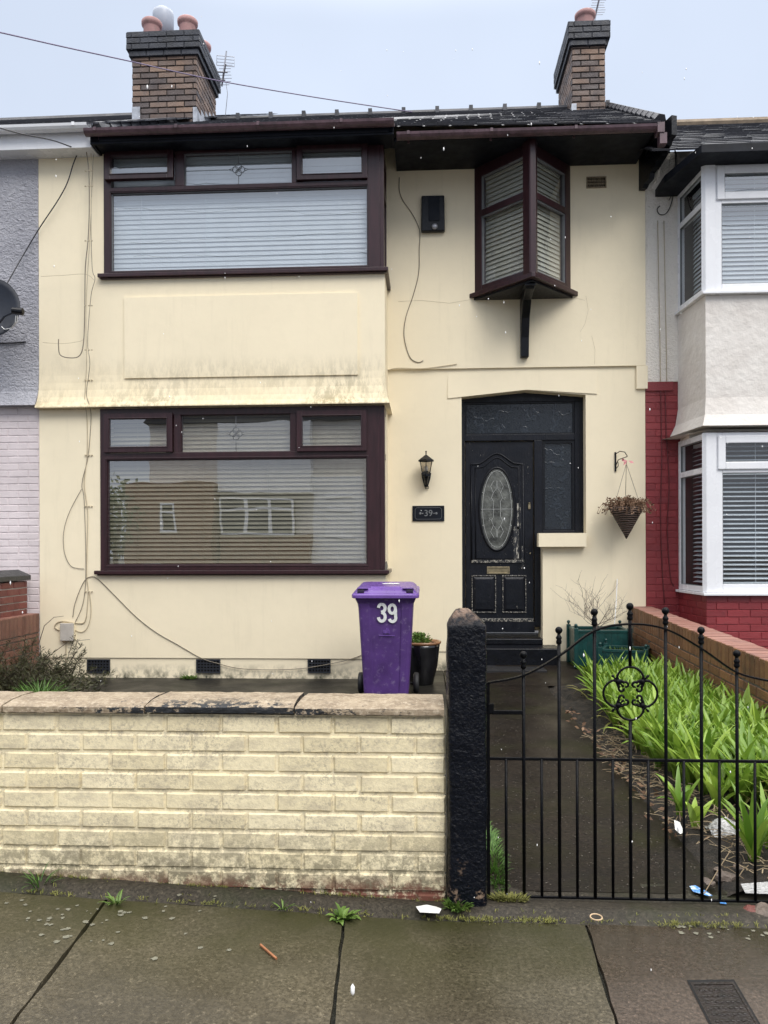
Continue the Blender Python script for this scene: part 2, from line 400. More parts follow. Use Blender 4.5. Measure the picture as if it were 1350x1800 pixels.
wet('path_wet', (.0085, .0062, .0048), (.020, .0145, .0105), (.013, .013, .004), .42, spec=.2, gl=.9, fs=60)
wet('yard_wet', (.012, .011, .0095), (.022, .020, .016), (.015, .017, .007), .45, gl=.6, fs=60)
simple('joint_dark', (.022, .022, .014), .8, .4, 20, .01)
simple('asphalt', (.05, .05, .05), .7, .2, 5, .01)
t = NT('soil'); c = t.mix(t.rng(t.noise(14, 7, .7), .4, .6), (.012, .010, .007), (.045, .034, .024)); t.col(c); t.rough(.75); t.bump(t.noise(22, 8, .75), .05); M['soil'] = t.m
t = NT('coping_stone')
c = t.mix(t.rng(t.noise(10, 7, .7), .35, .65), (.17, .125, .08), (.34, .27, .185)); c = t.mix(t.rng(t.noise(60, 7, .8), .5, .6, 0, .6), c, (.52, .44, .33)); c = t.mix(t.rng(t.noise(30, 8, .8, off=(1, 2, 3)), .56, .62, 0, .7), c, (.10, .075, .05))
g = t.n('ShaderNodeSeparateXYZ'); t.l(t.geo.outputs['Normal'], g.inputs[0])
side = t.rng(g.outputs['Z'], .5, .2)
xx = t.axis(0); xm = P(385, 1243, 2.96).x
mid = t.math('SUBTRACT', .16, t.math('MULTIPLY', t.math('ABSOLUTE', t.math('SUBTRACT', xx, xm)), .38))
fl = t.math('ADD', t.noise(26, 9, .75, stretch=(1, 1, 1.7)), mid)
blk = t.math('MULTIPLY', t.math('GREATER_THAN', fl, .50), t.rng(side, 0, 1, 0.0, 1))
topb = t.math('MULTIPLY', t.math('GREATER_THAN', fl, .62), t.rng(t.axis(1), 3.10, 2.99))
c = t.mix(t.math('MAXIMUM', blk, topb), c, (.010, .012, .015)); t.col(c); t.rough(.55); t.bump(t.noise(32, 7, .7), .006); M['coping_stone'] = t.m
t = NT('post_paint'); n1 = t.noise(48, 6, .7); c = t.mix(t.rng(n1, .62, .70), (.003, .004, .0075), (.03, .028, .028))
tp = t.math('MULTIPLY', t.rng(t.axis(2), 1.085, 1.14), t.rng(t.noise(22, 7, .7), .45, .6)); c = t.mix(tp, c, (.20, .135, .10))
bt = t.math('MULTIPLY', t.rng(t.axis(2), .22, .08), t.rng(t.noise(24, 6, .7), .57, .64)); c = t.mix(bt, c, (.20, .14, .10))
t.col(c); t.rough(t.rng(n1, .3, .7, .14, .42)); t.bump(t.math('ADD', t.noise(62, 4, .6, dist=.5), t.math('MULTIPLY', t.noise(14, 3), .5)), .012, .8); t.set('Specular IOR Level', .16); M['post_paint'] = t.m
simple('gate_iron', (.002, .0023, .0036), .38, .3, 30, .0015, 130, spec=.14)
simple('bin_purple', (.078, .034, .165), .38, .18, 5, .0008, 300, dirt=(.20, .15, .28), dscale=26, dthr=(.56, .78))
simple('bin_lid', (.135, .066, .29), .30, .12, 5, dirt=(.25, .17, .42), dscale=22, dthr=(.6, .9))
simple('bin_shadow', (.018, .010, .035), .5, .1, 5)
simple('tyre', (.012, .012, .014), .6, .1, 9)
simple('white_sticker', (.74, .75, .74), .45, .08, 30, dirt=(.55, .52, .55), dscale=40)
simple('pot_glaze', (.007, .007, .009), .08, .3, 12, coat=.6)
simple('pot_rim', (.24, .12, .06), .3, .2, 12, coat=.3)
simple('planter_green', (.006, .046, .043), .35, .2, 9, .002, 40, dirt=(.03, .05, .045), dscale=30)
t = NT('wicker'); wv = t.n('ShaderNodeTexWave'); wv.bands_direction = 'Z'; wv.inputs['Scale'].default_value = 14; wv.inputs['Distortion'].default_value = 4.5; wv.inputs['Detail'].default_value = 3
t.l(t.pos, wv.inputs['Vector']); t.col(t.mix(wv.outputs[1], (.008, .006, .005), (.20, .13, .10))); t.rough(.8); t.bump(wv.outputs[1], .02); M['wicker'] = t.m
def leafmat(name, a, b, rough=.4, trans=.25, tip=None):
    t = NT(name); c = t.mix(t.tone(), a, b); c = t.mix(t.rng(t.noise(9, 4), .4, .7, 0, .35), c, tuple(x*.7 for x in a)); t.col(c); t.rough(rough)
    tl = t.n('ShaderNodeBsdfTranslucent'); t.l(c, tl.inputs[0]); ms = t.n('ShaderNodeMixShader'); ms.inputs[0].default_value = trans
    t.l(t.b.outputs[0], ms.inputs[1]); t.l(tl.outputs[0], ms.inputs[2]); t.l(ms.outputs[0], t.out.inputs[0]); M[name] = t.m
leafmat('lily_leaf', (.085, .20, .018), (.36, .50, .075), .38, .30)
leafmat('yellow_leaf', (.20, .20, .05), (.42, .38, .14), .5, .25)
leafmat('grass_blade', (.05, .13, .02), (.14, .27, .05), .5, .25)
leafmat('weed_leaf', (.06, .12, .02), (.16, .26, .05), .5, .2)
leafmat('moss', (.10, .11, .02), (.24, .23, .06), .8, .1)
leafmat('olive_leaf', (.030, .033, .014), (.085, .085, .035), .6, .2)
leafmat('dry_leaf', (.12, .065, .038), (.34, .21, .13), .7, .2)
leafmat('straw', (.16, .11, .06), (.38, .30, .19), .7, .1)
leafmat('tree_leaf', (.03, .06, .015), (.07, .12, .03), .6, .2)
simple('twig', (.13, .10, .085), .7, .2, 30)
simple('dark_twig', (.05, .035, .025), .7, .2, 30)
simple('dark_coping', (.030, .032, .032), .45, .2, 8, .004)
simple('paper', (.72, .72, .70), .6, .08, 30, .004, 50)
simple('blue_wrapper', (.10, .32, .80), .3, .35, 60, dirt=(.65, .75, .85), dscale=40, dthr=(.5, .6))
simple('rubber_band', (.55, .40, .25), .6, .1, 30)
simple('brown_stick', (.30, .12, .05), .6, .2, 30)
simple('stone_pebble', (.13, .10, .08), .6, .3, 20, .01, 60)
simple('lichen', (.16, .155, .115), .8, .15, 50, .004)
simple('grit_stone', (.09, .078, .06), .7, .3, 50)
simple('drain_iron', (.016, .011, .009), .35, .4, 30, .004, 90)
simple('pink_ribbon', (.60, .25, .26), .6, .1, 10)
simple('dish_grey', (.012, .016, .026), .5, .15, 6, spec=.25)
simple('sleet', (.95, .95, .95), .3, .02, 6)
m = bpy.data.materials.new('plastic_film'); m.use_nodes = True; b = m.node_tree.nodes['Principled BSDF']
nz = m.node_tree.nodes.new('ShaderNodeTexNoise'); nz.inputs['Scale'].default_value = 9; nz.inputs['Detail'].default_value = 6
mr = m.node_tree.nodes.new('ShaderNodeMapRange'); mr.inputs[1].default_value = .35; mr.inputs[2].default_value = .65; mr.inputs[3].default_value = .25; mr.inputs[4].default_value = .8
m.node_tree.links.new(nz.outputs[0], mr.inputs[0]); m.node_tree.links.new(mr.outputs[0], b.inputs['Alpha'])
b.inputs['Base Color'].default_value = (.6, .6, .6, 1); b.inputs['Roughness'].default_value = .15; M['plastic_film'] = m

# ================================================================== GROUND
YB, YW = 8.1, 8.7                       # bay front plane, recessed wall plane
def gz(x): return max(0, -x)*.045 if x > -6 else .27
# large ground (road bed) to the horizon
mb = MB(); mb.add([(-120,-120,-.16),(120,-120,-.16),(120,120,-.16),(-120,120,-.16)], [(0,1,2,3)]); struct(mb.build('ground', M['asphalt']))
# pavement: dark bed + flags with joints
def jl(a, b):
    A, B = G(*a), G(*b); return lambda y: A.x+(B.x-A.x)*(y-A.y)/(B.y-A.y)
J = [jl((190, 1605), (45, 1800)), jl((605, 1625), (585, 1800)), jl((1030, 1625), (1085, 1800))]
YE = G(900, 1621).y; YN = .95
edges = [lambda y, k=k: J[0](y)-.9*k for k in (5, 4, 3, 2, 1)]+J+[lambda y, k=k: J[2](y)+.95*k for k in (1, 2, 3, 4)]
mb = MB()
def strip(mb, x0f, x1f, y0, y1, g=.006, nx=14, ny=24, z=0, ch=.006):
    # gently sloping flag with chamfered rim
    rows = [y0+g+(y1-y0-2*g)*j/ny for j in range(ny+1)]
    vs = []; fs = []
    for y in rows:
        a, b = x0f(y)+g, x1f(y)-g
        for i in range(nx+1):
            x = a+(b-a)*i/nx+(random.uniform(-.0035, .0035) if i in (0, nx) else 0); vs.append((x, y+(random.uniform(-.003, .003) if y in (rows[0], rows[-1]) else 0), gz(x)+z))
    for j in range(ny):
        for i in range(nx): q = j*(nx+1)+i; fs.append((q, q+1, q+nx+2, q+nx+1))
    base = len(vs)
    rim = [i for i in range(nx+1)]+[(j+1)*(nx+1)-1 for j in range(1, ny+1)]+[ny*(nx+1)+i for i in range(nx-1, -1, -1)]+[j*(nx+1) for j in range(ny-1, 0, -1)]
    for r in rim:
        x, y, zz = vs[r]; vs.append((x, y, zz-.03))
    n = len(rim)
    for k in range(n): fs.append((rim[k], base+k, base+(k+1) % n, rim[(k+1) % n]))
    mb.add(vs, fs)
nE = len(edges)
mb2 = MB()
for i in range(nE-1):
    tgt = mb2 if i >= 7 else mb
    strip(tgt, edges[i], edges[i+1], YN, YE)
    strip(mb, lambda y, i=i: edges[i](y)+.45, lambda y, i=i: edges[i+1](y)+.45, -.1, YN)
pv = struct(mb.build('pavement', M['slab_wet']))
struct(mb2.build('pavement', M['slab_wet_brown']))
mb = MB(); vs = []; xs = [-7+i*.5 for i in range(30)]
for y in (-.2, 3.0):
    for x in xs: vs.append((x, y, gz(x)-.022))
mb.add(vs, [(i, i+1, i+31, i+30) for i in range(29)]); struct(mb.build('pavement_joints', M['joint_dark']))
# rough concrete strip at the foot of the wall and under the gate
mb = MB(); xs = [-6+i*.15 for i in range(74)]; ys = [YE+.012, YE+.06, 2.96, 3.06, 3.2]
vs = []
for y in ys:
    for x in xs:
        h = gz(x)+.006+(.016 if YE+.03 < y < 3.0 else 0)+random.uniform(-.003, .003)
        if x > .35 and y > 2.9: h -= .004
        vs.append((x, y, h if y > YE+.03 else h-.016))
n = len(xs); mb.add(vs, [(j*n+i, j*n+i+1, (j+1)*n+i+1, (j+1)*n+i) for j in range(len(ys)-1) for i in range(n-1)])
struct(mb.build('kerb_strip', M['kerb_wet'], smooth=True))
# kerb and road behind the photographer
mb = MB(); mb.box(-12, 12, -.32, -.2, -.15, 0); struct(mb.build('kerb', M['kerb_wet'], bevel=.01))
# garden ground
def sm(a, b, x): x = max(0, min(1, (x-a)/(b-a))); return x*x*(3-2*x)
def gg(x, y): return .004+.115*sm(7.3, 8.4, y)*sm(.2, .7, x)
def grid(x0, x1, y0, y1, nx, ny, zf, mat, name):
    mb = MB(); vs = []
    for j in range(ny+1):
        for i in range(nx+1):
            x = x0+(x1-x0)*i/nx; y = y0+(y1-y0)*j/ny; vs.append((x, y, zf(x, y)))
    mb.add(vs, [(j*(nx+1)+i, j*(nx+1)+i+1, (j+1)*(nx+1)+i+1, (j+1)*(nx+1)+i) for j in range(ny) for i in range(nx)])
    return struct(mb.build(name, mat, smooth=True))
EDG = 1.19
# concrete path in three pours with joints, then the yard left of it
PL = .20
for k, (a, b) in enumerate(((3.12, 6.42), (6.43, 7.62), (7.632, 8.9))):
    grid(PL, EDG+(.9 if a > 7.6 else 0), a, b, 10, 12, gg, M['path_wet'], 'path')
grid(-7, PL-.01, 3.2, 8.9, 20, 20, lambda x, y: gg(x, y)+.001, M['yard_wet'], 'yard')
grid(EDG-.02, 2.36, 3.10, 7.63, 34, 90, lambda x, y: -.012+.03*sm(EDG-.02, EDG+.03, x)+.05*sm(EDG, EDG+.35, x)+random.uniform(-.012, .012), M['soil'], 'soil')
grid(2.4, 7, 3.0, 8.9, 8, 8, lambda x, y: .02, M['yard_wet'], 'yard')

# ================================================================== HOUSE
house = thing('terraced_house', 'cream rendered terraced house with burgundy windows and black front door', 'house', ((P(68,1190,8.1).x+P(1135,1160,8.7).x)/2, 8.7, 0))
XL = P(69, 700, YB).x; XB = P(677, 700, YB).x; XR = P(1134, 700, YW).x
ZE = EYE+4.26                             # eaves soffit level
def cells(mb, x0, x1, z0, z1, y0, y1, holes):
    xs = sorted({x0, x1, *[h[0] for h in holes], *[h[1] for h in holes]}); zs = sorted({z0, z1, *[h[2] for h in holes], *[h[3] for h in holes]})
    xs = [x for x in xs if x0 <= x <= x1]; zs = [z for z in zs if z0 <= z <= z1]
    for j in range(len(zs)-1):
        run = None
        for i in range(len(xs)):
            solid = False
            if i < len(xs)-1:
                cx, cz = (xs[i]+xs[i+1])/2, (zs[j]+zs[j+1])/2
                solid = not any(h[0] < cx < h[1] and h[2] < cz < h[3] for h in holes)
            if solid and run is None: run = xs[i]
            if not solid and run is not None:
                mb.box(run, xs[i], y0, y1, zs[j], zs[j+1]); run = None
UW = RC(183, 258, 668, 478, YB); LW = RC(177, 716, 668, 1002, YB)
ZP = P(400, 1157, YB).z
mb = MB()
cells(mb, XL, XB, ZP, ZE+.04, YB, YB+.24, [UW, LW, (LW[1], XB+1, LW[2], LW[3]), (UW[1], XB+1, UW[2], ZE+1)])
mb.box(XB-.24, XB, YB+.24, YW+.2, ZP, UW[2]-.02)            # return wall
mb.box(XL+.002, XB-.012, YB+.014, YB+.2, -.1, ZP)          # recessed plinth
mb.box(XB-.2, XB-.012, YB+.2, YW+.2, -.1, ZP)
# bellmouth between the storeys: flared skirt with a drip edge
zb = P(400, 712, 8.0).z; zt = zb+.36
prof = [(0, zt), (.004, zt-.08), (.014, zt-.16), (.036, zt-.24), (.062, zt-.30), (.098, zb+.012), (.100, zb)]
xa, xb_ = XL, XB
n = len(prof); vs = []
for (d, z) in prof: vs += [(xa-.0*d, YB-.001-d, z), (xb_+d*.5, YB-.001-d, z), (xb_+d*.5, YW, z)]
fs = []
for i in range(n-1):
    fs += [(i*3, (i+1)*3, (i+1)*3+1, i*3+1), (i*3+1, (i+1)*3+1, (i+1)*3+2, i*3+2)]
q = len(vs); vs += [(xa, YB-.001, zb), (xb_, YB-.001, zb), (xb_, YW, zb)]
fs += [((n-1)*3, q, q+1, (n-1)*3+1), ((n-1)*3+1, q+1, q+2, (n-1)*3+2), tuple([i*3 for i in range(n)]+[q])]
mb.add(vs, fs)
# raised rectangular panel
x0, x1, z0, z1 = RC(219, 519, 629, 662, YB-.01)
mb.box(x0, x1, YB-.020, YB+.01, z0, z1)
# ---- recessed right hand wall
ZS = P(900, 646, YW-.03).z
mb.box(XB-.1, XR, YW-.028, YW+.2, ZS, ZE+.3)                    # upper storey stands proud over the string course
dl = P(812, 900, YW).x; dr = P(954, 1050, YW).x; sr = P(1030, 850, YW).x; ss = P(990, 940, YW).z
al, am, ar = P(812, 698, YW), P(925, 686, YW), P(1028, 694, YW)
mb.box(XB-.1, dl, YW, YW+.34, ZP, ZS)
mb.box(XB-.1, dl, YW+.012, YW+.34, -.1, ZP)
mb.box(sr, XR, YW, YW+.34, gg(1, 8.7)+.03, ZS)
mb.box(sr, XR, YW+.02, YW+.34, -.1, gg(1, 8.7)+.03)
mb.box(dr, sr, YW, YW+.34, -.1, ss)
mb.prism([(dl, al.z), (am.x, am.z), (am.x, ZS), (dl, ZS)], YW, YW+.34)
mb.prism([(am.x, am.z), (sr, ar.z), (sr, ZS), (am.x, ZS)], YW, YW+.34)
# drip moulding over the door: bottom edge proud, feathering into the wall
h0, h1 = P(787, 700, YW-.02), P(1050, 692, YW-.02)
tp_ = .30
for (A, B) in ((Vector((h0.x, YW-.012, h0.z)), Vector((am.x, YW-.014, am.z+.004))), (Vector((am.x, YW-.014, am.z+.004)), Vector((h1.x, YW-.012, h1.z)))):
    C_ = Vector((B.x, YW-.001, B.z+tp_)); D = Vector((A.x, YW-.001, A.z+tp_))
    mb.add([A, B, C_, D, Vector((A.x, YW-.001, A.z)), Vector((B.x, YW-.001, B.z))], [(0,1,2,3),(0,4,5,1),(0,3,4),(1,5,2)])
x0, x1, z0, z1 = RC(1119, 645, 1138, 683, YW-.03); mb.box(x0, XR+.02, YW-.03, YW+.01, z0, ZS-.003)
# ledge below the side light
x0, x1, z0, z1 = RC(947, 937, 1031, 961, YW-.09); mb.box(x0, x1, YW-.09, YW+.05, z0, z1)
# shell: party walls and back
mb.box(XL, XL+.1, YB+.24, 14, -.1, ZE+.04); mb.box(XR-.1, XR, YW+.35, 14, -.1, ZE+.25); mb.box(XL, XR, 14, 14.2, -.1, ZE+.25)
wall = mb.build('wall', M['cream'], house)

# raised nicks of missing render near the window corner
mb = MB(); c0 = P(678, 995, YB-.004)
mb.prism([(c0.x-.02, c0.z-.04), (c0.x+.012, c0.z-.045), (c0.x+.02, c0.z+.0), (c0.x+.008, c0.z+.05), (c0.x-.02, c0.z+.03)], YB-.006, YB+.05)
mb.build('broken_render', M['mortar'], house)

# dark rooms behind the windows
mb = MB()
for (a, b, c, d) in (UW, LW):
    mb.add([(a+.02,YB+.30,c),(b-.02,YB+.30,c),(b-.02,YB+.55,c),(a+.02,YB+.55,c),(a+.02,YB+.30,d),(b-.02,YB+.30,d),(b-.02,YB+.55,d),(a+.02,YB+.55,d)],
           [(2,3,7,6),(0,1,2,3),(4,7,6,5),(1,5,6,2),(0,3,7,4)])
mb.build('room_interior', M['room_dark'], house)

def ring(mb, x0, x1, z0, z1, y0, y1, wd, wb=None):
    wb = wb or wd
    mb.box(x0, x0+wd, y0, y1, z0, z1); mb.box(x1-wd, x1, y0, y1, z0, z1)
    mb.box(x0+wd, x1-wd, y0, y1, z0, z0+wb); mb.box(x0+wd, x1-wd, y0, y1, z1-wd, z1)
def blind(parent, x0, x1, z0, z1, y, mat, xf=None, pitch=.05, tilt=52, sl=.05, name='blind', cords=(.12, .37, .62, .88)):
    mb = MB(); mb.xf = xf
    z = z1-.03; mb.box(x0, x1, y-.015, y+.02, z1-.035, z1)
    while z > z0+.02:
        tl = R_(tilt+random.uniform(-2.5, 2.5)); dy = math.cos(tl)*sl/2; dz = math.sin(tl)*sl/2; sag = random.uniform(-.002, .002)
        mb.add([(x0, y-dy, z-dz+sag), (x1, y-dy, z-dz-sag), (x1, y+dy, z+dz-sag), (x0, y+dy, z+dz+sag),
                (x0, y-dy+.002, z-dz+.002+sag), (x1, y-dy+.002, z-dz+.002-sag), (x1, y+dy+.002, z+dz+.002-sag), (x0, y+dy+.002, z+dz+.002+sag)],
               [(0,3,2,1),(4,5,6,7),(0,1,5,4),(2,3,7,6),(1,2,6,5),(3,0,4,7)])
        z -= pitch
    for c in cords:
        x = x0+(x1-x0)*c; mb.box(x-.0015, x+.0015, y-.034, y-.031, z0+.02, z1-.03)
    return mb.build(name, mat, parent)
def pane(parent, x0, x1, z0, z1, y, xf=None, gm='pane_glass'):
    mb = MB(); mb.xf = xf; mb.add([(x0, y, z0), (x1, y, z0), (x1, y, z1), (x0, y, z1)], [(0,1,2,3)]); return mb.build('pane', M[gm], parent)
def gasket(mb, x0, x1, z0, z1, y, wd=.007): ring(mb, x0, x1, z0, z1, y, y+.02, wd)

def burgundy_window(W, geo):
    x0, x1, z0, z1 = W; fr = MB(); y0, y1 = YB-.012, YB+.075
    mg, lg, cg, rg = [RC(*g, YB+.02) for g in geo['glass']]
    # outer frame & post
    ztr0, ztr1 = mg[3], min(lg[2], cg[2])-.0
    fr.box(x0, mg[0], y0, y1, z0, z1); fr.box(mg[1], x1, y0, y1, z0, z1)
    fr.box(mg[0], mg[1], y0, y1, z0, mg[2]); fr.box(mg[0], mg[1], y0, y1, mg[3], cg[2])
    fr.box(mg[0], mg[1], y0, y1, cg[3], z1)
    fr.box(lg[1]+.07, cg[0], y0, y1, cg[2], cg[3]); fr.box(cg[1], rg[0]-.07, y0, y1, cg[2], cg[3])
    # side return of the bay window: corner post, mullion and rails
    xe = XB-.006
    fr.box(x1, xe, y0+.004, YB+.10, z0, z1); fr.box(xe-.07, xe, YW-.12, YW-.028, z0, z1)
    fr.box(xe-.07, xe, YB+.10, YW-.12, z0, z0+.08); fr.box(xe-.07, xe, YB+.10, YW-.12, z1-.08, z1); fr.box(xe-.07, xe, YB+.10, YW-.12, mg[3], mg[3]+.06)
    # stepped bead round the big pane
    for k, (gx, dd) in enumerate((((mg[0]-.02), 0),)):
        ring(fr, mg[0]-.022, mg[1]+.022, mg[2]-.022, mg[3]+.022, y0-.006, y0-.001, .012)
    f = fr.build('window', M['burgundy_frame'], house, bevel=.004)
    # opening lights
    for g, opn in ((lg, geo['open']), (rg, 0)):
        s = MB(); a, b, c, d = g; wd = .062
        if opn:
            s.xf = Matrix.Translation((0, YB-.03, d+wd)) @ Matrix.Rotation(-R_(opn), 4, 'X') @ Matrix.Translation((0, -(YB-.03), -(d+wd)))
        ring(s, a-wd, b+wd, c-wd, d+wd, YB-.045, YB+.01, wd); ring(s, a-.014, b+.014, c-.014, d+.014, YB-.052, YB-.0455, .010)
        so = s.build('sash', M['burgundy_frame'], f, bevel=.004)
        p = MB(); p.xf = s.xf; p.add([(a-.002, YB-.022, c-.002), (b+.002, YB-.022, c-.002), (b+.002, YB-.022, d+.002), (a-.002, YB-.022, d+.002)], [(0,1,2,3)]); p.build('pane', M['pane_glass'], f)
    pane(f, mg[0], mg[1], mg[2], mg[3], YB+.03); pane(f, cg[0], cg[1], cg[2], cg[3], YB+.03)
    gk = MB(); ring(gk, mg[0]-.001, mg[1]+.001, mg[2]-.001, mg[3]+.001, YB+.012, YB+.029, .008); ring(gk, cg[0]-.001, cg[1]+.001, cg[2]-.001, cg[3]+.001, YB+.012, YB+.029, .008)
    gk.build('glazing_bead', M['lead'] if geo['pale'] else M['burgundy_frame'], f)
    sp = MB(); sp.add([(xe-.045, YB+.10, z0+.08), (xe-.045, YW-.12, z0+.08), (xe-.045, YW-.12, z1-.08), (xe-.045, YB+.10, z1-.08)], [(0,1,2,3)]); sp.build('pane', M['pane_glass'], f)
    # leaded flower in the middle light
    l = MB(); cx, cz = (cg[0]+cg[1])/2, (cg[2]+cg[3])/2; y = YB+.026; r = .034
    H = (cg[3]-cg[2])/2
    l.tube([(cx, y, cz-H), (cx, y, cz-.07)], .0035, 4); l.tube([(cx, y, cz+.07), (cx, y, cz+H)], .0035, 4)
    for (dx, dz) in ((1, 0), (-1, 0), (0, 1), (0, -1)):
        pts = [(cx+dx*r*1.0+r*.95*math.cos(t_), y, cz+dz*r*1.0+r*.95*math.sin(t_)) for t_ in [2*math.pi*k/14 for k in range(15)]]
        l.tube(pts, .0038, 4)
    for s_ in (-1, 1): l.tube([(cx+s_*.06, y, cz), (cx+s_*.075, y, cz+.012), (cx+s_*.105, y, cz), (cx+s_*.075, y, cz-.012), (cx+s_*.06, y, cz)], .003, 4)
    l.tube([(cx-.105, y, cz), (cg[0], y, cz)], .002, 4); l.tube([(cx+.105, y, cz), (cg[1], y, cz)], .002, 4)
    l.build('leading', M['lead'], f)
    # sill
    s = MB(); s.box(x0-.05, xe+.045, YB-.065, YB+.05, z0-.042, z0-.002); s.box(x0-.03, xe+.03, YB-.04, YB+.0, z0-.055, z0-.043)
    s.box(xe+.002, xe+.045, YB+.05, YW-.03, z0-.042, z0-.002)
    s.build('sill', M['burgundy_frame'], f, bevel=.005)
    blind(f, mg[0]-.03, mg[1]+.03, mg[2]-.03, cg[3]+.03, YB+.095, geo['bmat'], pitch=geo['pitch'], tilt=geo['tilt'], sl=geo['sl'])
    return f
burgundy_window(UW, dict(glass=[(197, 335, 646, 473), (199, 279, 298, 311), (325, 269, 514, 326), (533, 268, 636, 309)], open=5, bmat=M['blind_sky_tint'], pitch=.052, tilt=77, sl=.058, pale=True))
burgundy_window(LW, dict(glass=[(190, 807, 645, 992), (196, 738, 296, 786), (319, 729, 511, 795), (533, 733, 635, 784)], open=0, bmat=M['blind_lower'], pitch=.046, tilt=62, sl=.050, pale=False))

# ---- triangular oriel window over the door
A = P(834, 400, YW-.03); B = P(1003, 400, YW-.03); C = P(933, 400, 8.12); OB = EYE+2.86; OT = ZE
A2 = Vector((A.x, YW-.03, 0)); B2 = Vector((B.x, YW-.03, 0)); C2 = Vector((C.x, 8.12, 0))
def face_xf(p, q):
    u = (q-p).normalized(); n = Vector((u.y, -u.x, 0))     # outward (towards the street)
    m = Matrix(((u.x, -n.x, 0, p.x), (u.y, -n.y, 0, p.y), (0, 0, 1, 0), (0, 0, 0, 1))); return m, (q-p).length
fr = MB(); parts = []
ZT = EYE+3.73
for (p, q, aw, bw) in ((A2, C2, .10, .07), (C2, B2, .07, .10)):
    xf, L = face_xf(p, q); fr.xf = xf
    fr.box(0, aw, 0, .08, OB, OT); fr.box(L-bw, L, 0, .08, OB, OT)
    fr.box(aw, L-bw, 0, .08, OB, OB+.07); fr.box(aw, L-bw, 0, .08, OT-.12, OT); fr.box(aw, L-bw, -.004, .08, ZT-.035, ZT+.035)
    parts.append((xf, L, aw, bw))
fr.xf = None
fr.slab([(C2.x-.078, 8.155), (C2.x-.01, 8.055), (C2.x+.045, 8.055), (C2.x+.075, 8.155), (C2.x, 8.3)], OB+.001, OT+.001)
fr.slab([(C2.x-.028, 8.06), (C2.x-.012, 8.045), (C2.x+.038, 8.045), (C2.x+.03, 8.06)], OB+.003, OT+.002)
oriel = fr.build('oriel_window', M['burgundy_frame'], house, bevel=.004)
for (xf, L, aw, bw) in parts:
    pane(oriel, aw, L-bw, OB+.07, ZT-.035, .035, xf); pane(oriel, aw, L-bw, ZT+.035, OT-.12, .035, xf)
    blind(oriel, aw-.02, L-bw+.02, OB+.06, OT-.1, .085, M['blind_dim'], xf, pitch=.05, tilt=72, cords=())
    gk = MB(); gk.xf = xf; ring(gk, aw-.001, L-bw+.001, OB+.069, ZT-.034, .01, .034, .012); ring(gk, aw-.001, L-bw+.001, ZT+.034, OT-.119, .01, .034, .012); gk.build('glazing_bead', M['lead'], oriel)
s = MB(); zs_ = OB-.02
s.slab([(A2.x-.06, YW-.029), (C2.x-.005, 8.02), (C2.x+.03, 8.02), (B2.x+.08, YW-.029)], zs_-.03, OB-.001)
s.build('sill', M['burgundy_frame'], oriel, bevel=.004)
s = MB(); s.slab([(A2.x-.01, YW-.029), (C2.x, 8.10), (C2.x+.02, 8.10), (B2.x+.02, YW-.029)], zs_-.055, zs_-.031); s.build('soffit_board', M['black_paint'], oriel)
s = MB(); zb0 = P(921, 630, YW-.03).z; cx = P(921, 560, YW-.03).x; z1_ = zs_-.056
def yz_prism(mb, poly, x0, x1):
    n = len(poly); vs = [(x0, y, z) for y, z in poly]+[(x1, y, z) for y, z in poly]
    mb.add(vs, [tuple(range(n)), tuple(range(2*n-1, n-1, -1))]+[(i, i+n, (i+1) % n+n, (i+1) % n) for i in range(n)])
yq = YW-.029
yz_prism(s, [(yq, zb0), (yq, z1_), (8.14, z1_), (8.16, z1_-.05), (8.38, z1_-.10), (8.52, z1_-.25), (8.58, z1_-.45), (8.60, zb0)], cx-.045, cx+.045)
s.box(cx-.06, cx+.06, 8.13, 8.30, z1_-.03, z1_-.001)
s.build('bracket', M['black_paint'], oriel, bevel=.008)

# ---- eaves: fascia, soffit, gutters
GY = 7.86
fx = MB()
xgl = P(161, 240, 7.9).x; xgr = P(692, 240, 7.9).x; xer = P(1150, 240, 8.0).x
fx.box(xgl, xgr, GY, YB+.08, ZE-.0, ZE+.02); fx.box(xgr, xer, GY+.14, YW, ZE, ZE+.02)           # soffits
ZGa = P(420, 222, GY-.05).z; ZGb = P(900, 230, GY+.08).z
fx.box(xgl, xgr, GY, GY+.03, ZE-.02, ZGa-.005); fx.box(xgr+.001, xer, GY+.14, GY+.17, ZE-.02, ZGb-.005)
fx.box(xgr-.03, xgr, GY+.03, YB+.04, ZE-.02, ZGa-.01)
fx.box(xgl, xgl+.03, GY+.03, YB+.04, ZE-.02, ZGa-.01)
fx.box(xgl+.1, xgr-.05, GY-.012, GY-.001, ZE+.0, ZE+.05)
fx.box(xgr+.05, xer-.02, GY+.128, GY+.139, ZE+.0, ZE+.05)
fascia = fx.build('fascia', M['black_fascia'], house, bevel=.004)
g = MB(); y = GY-.012
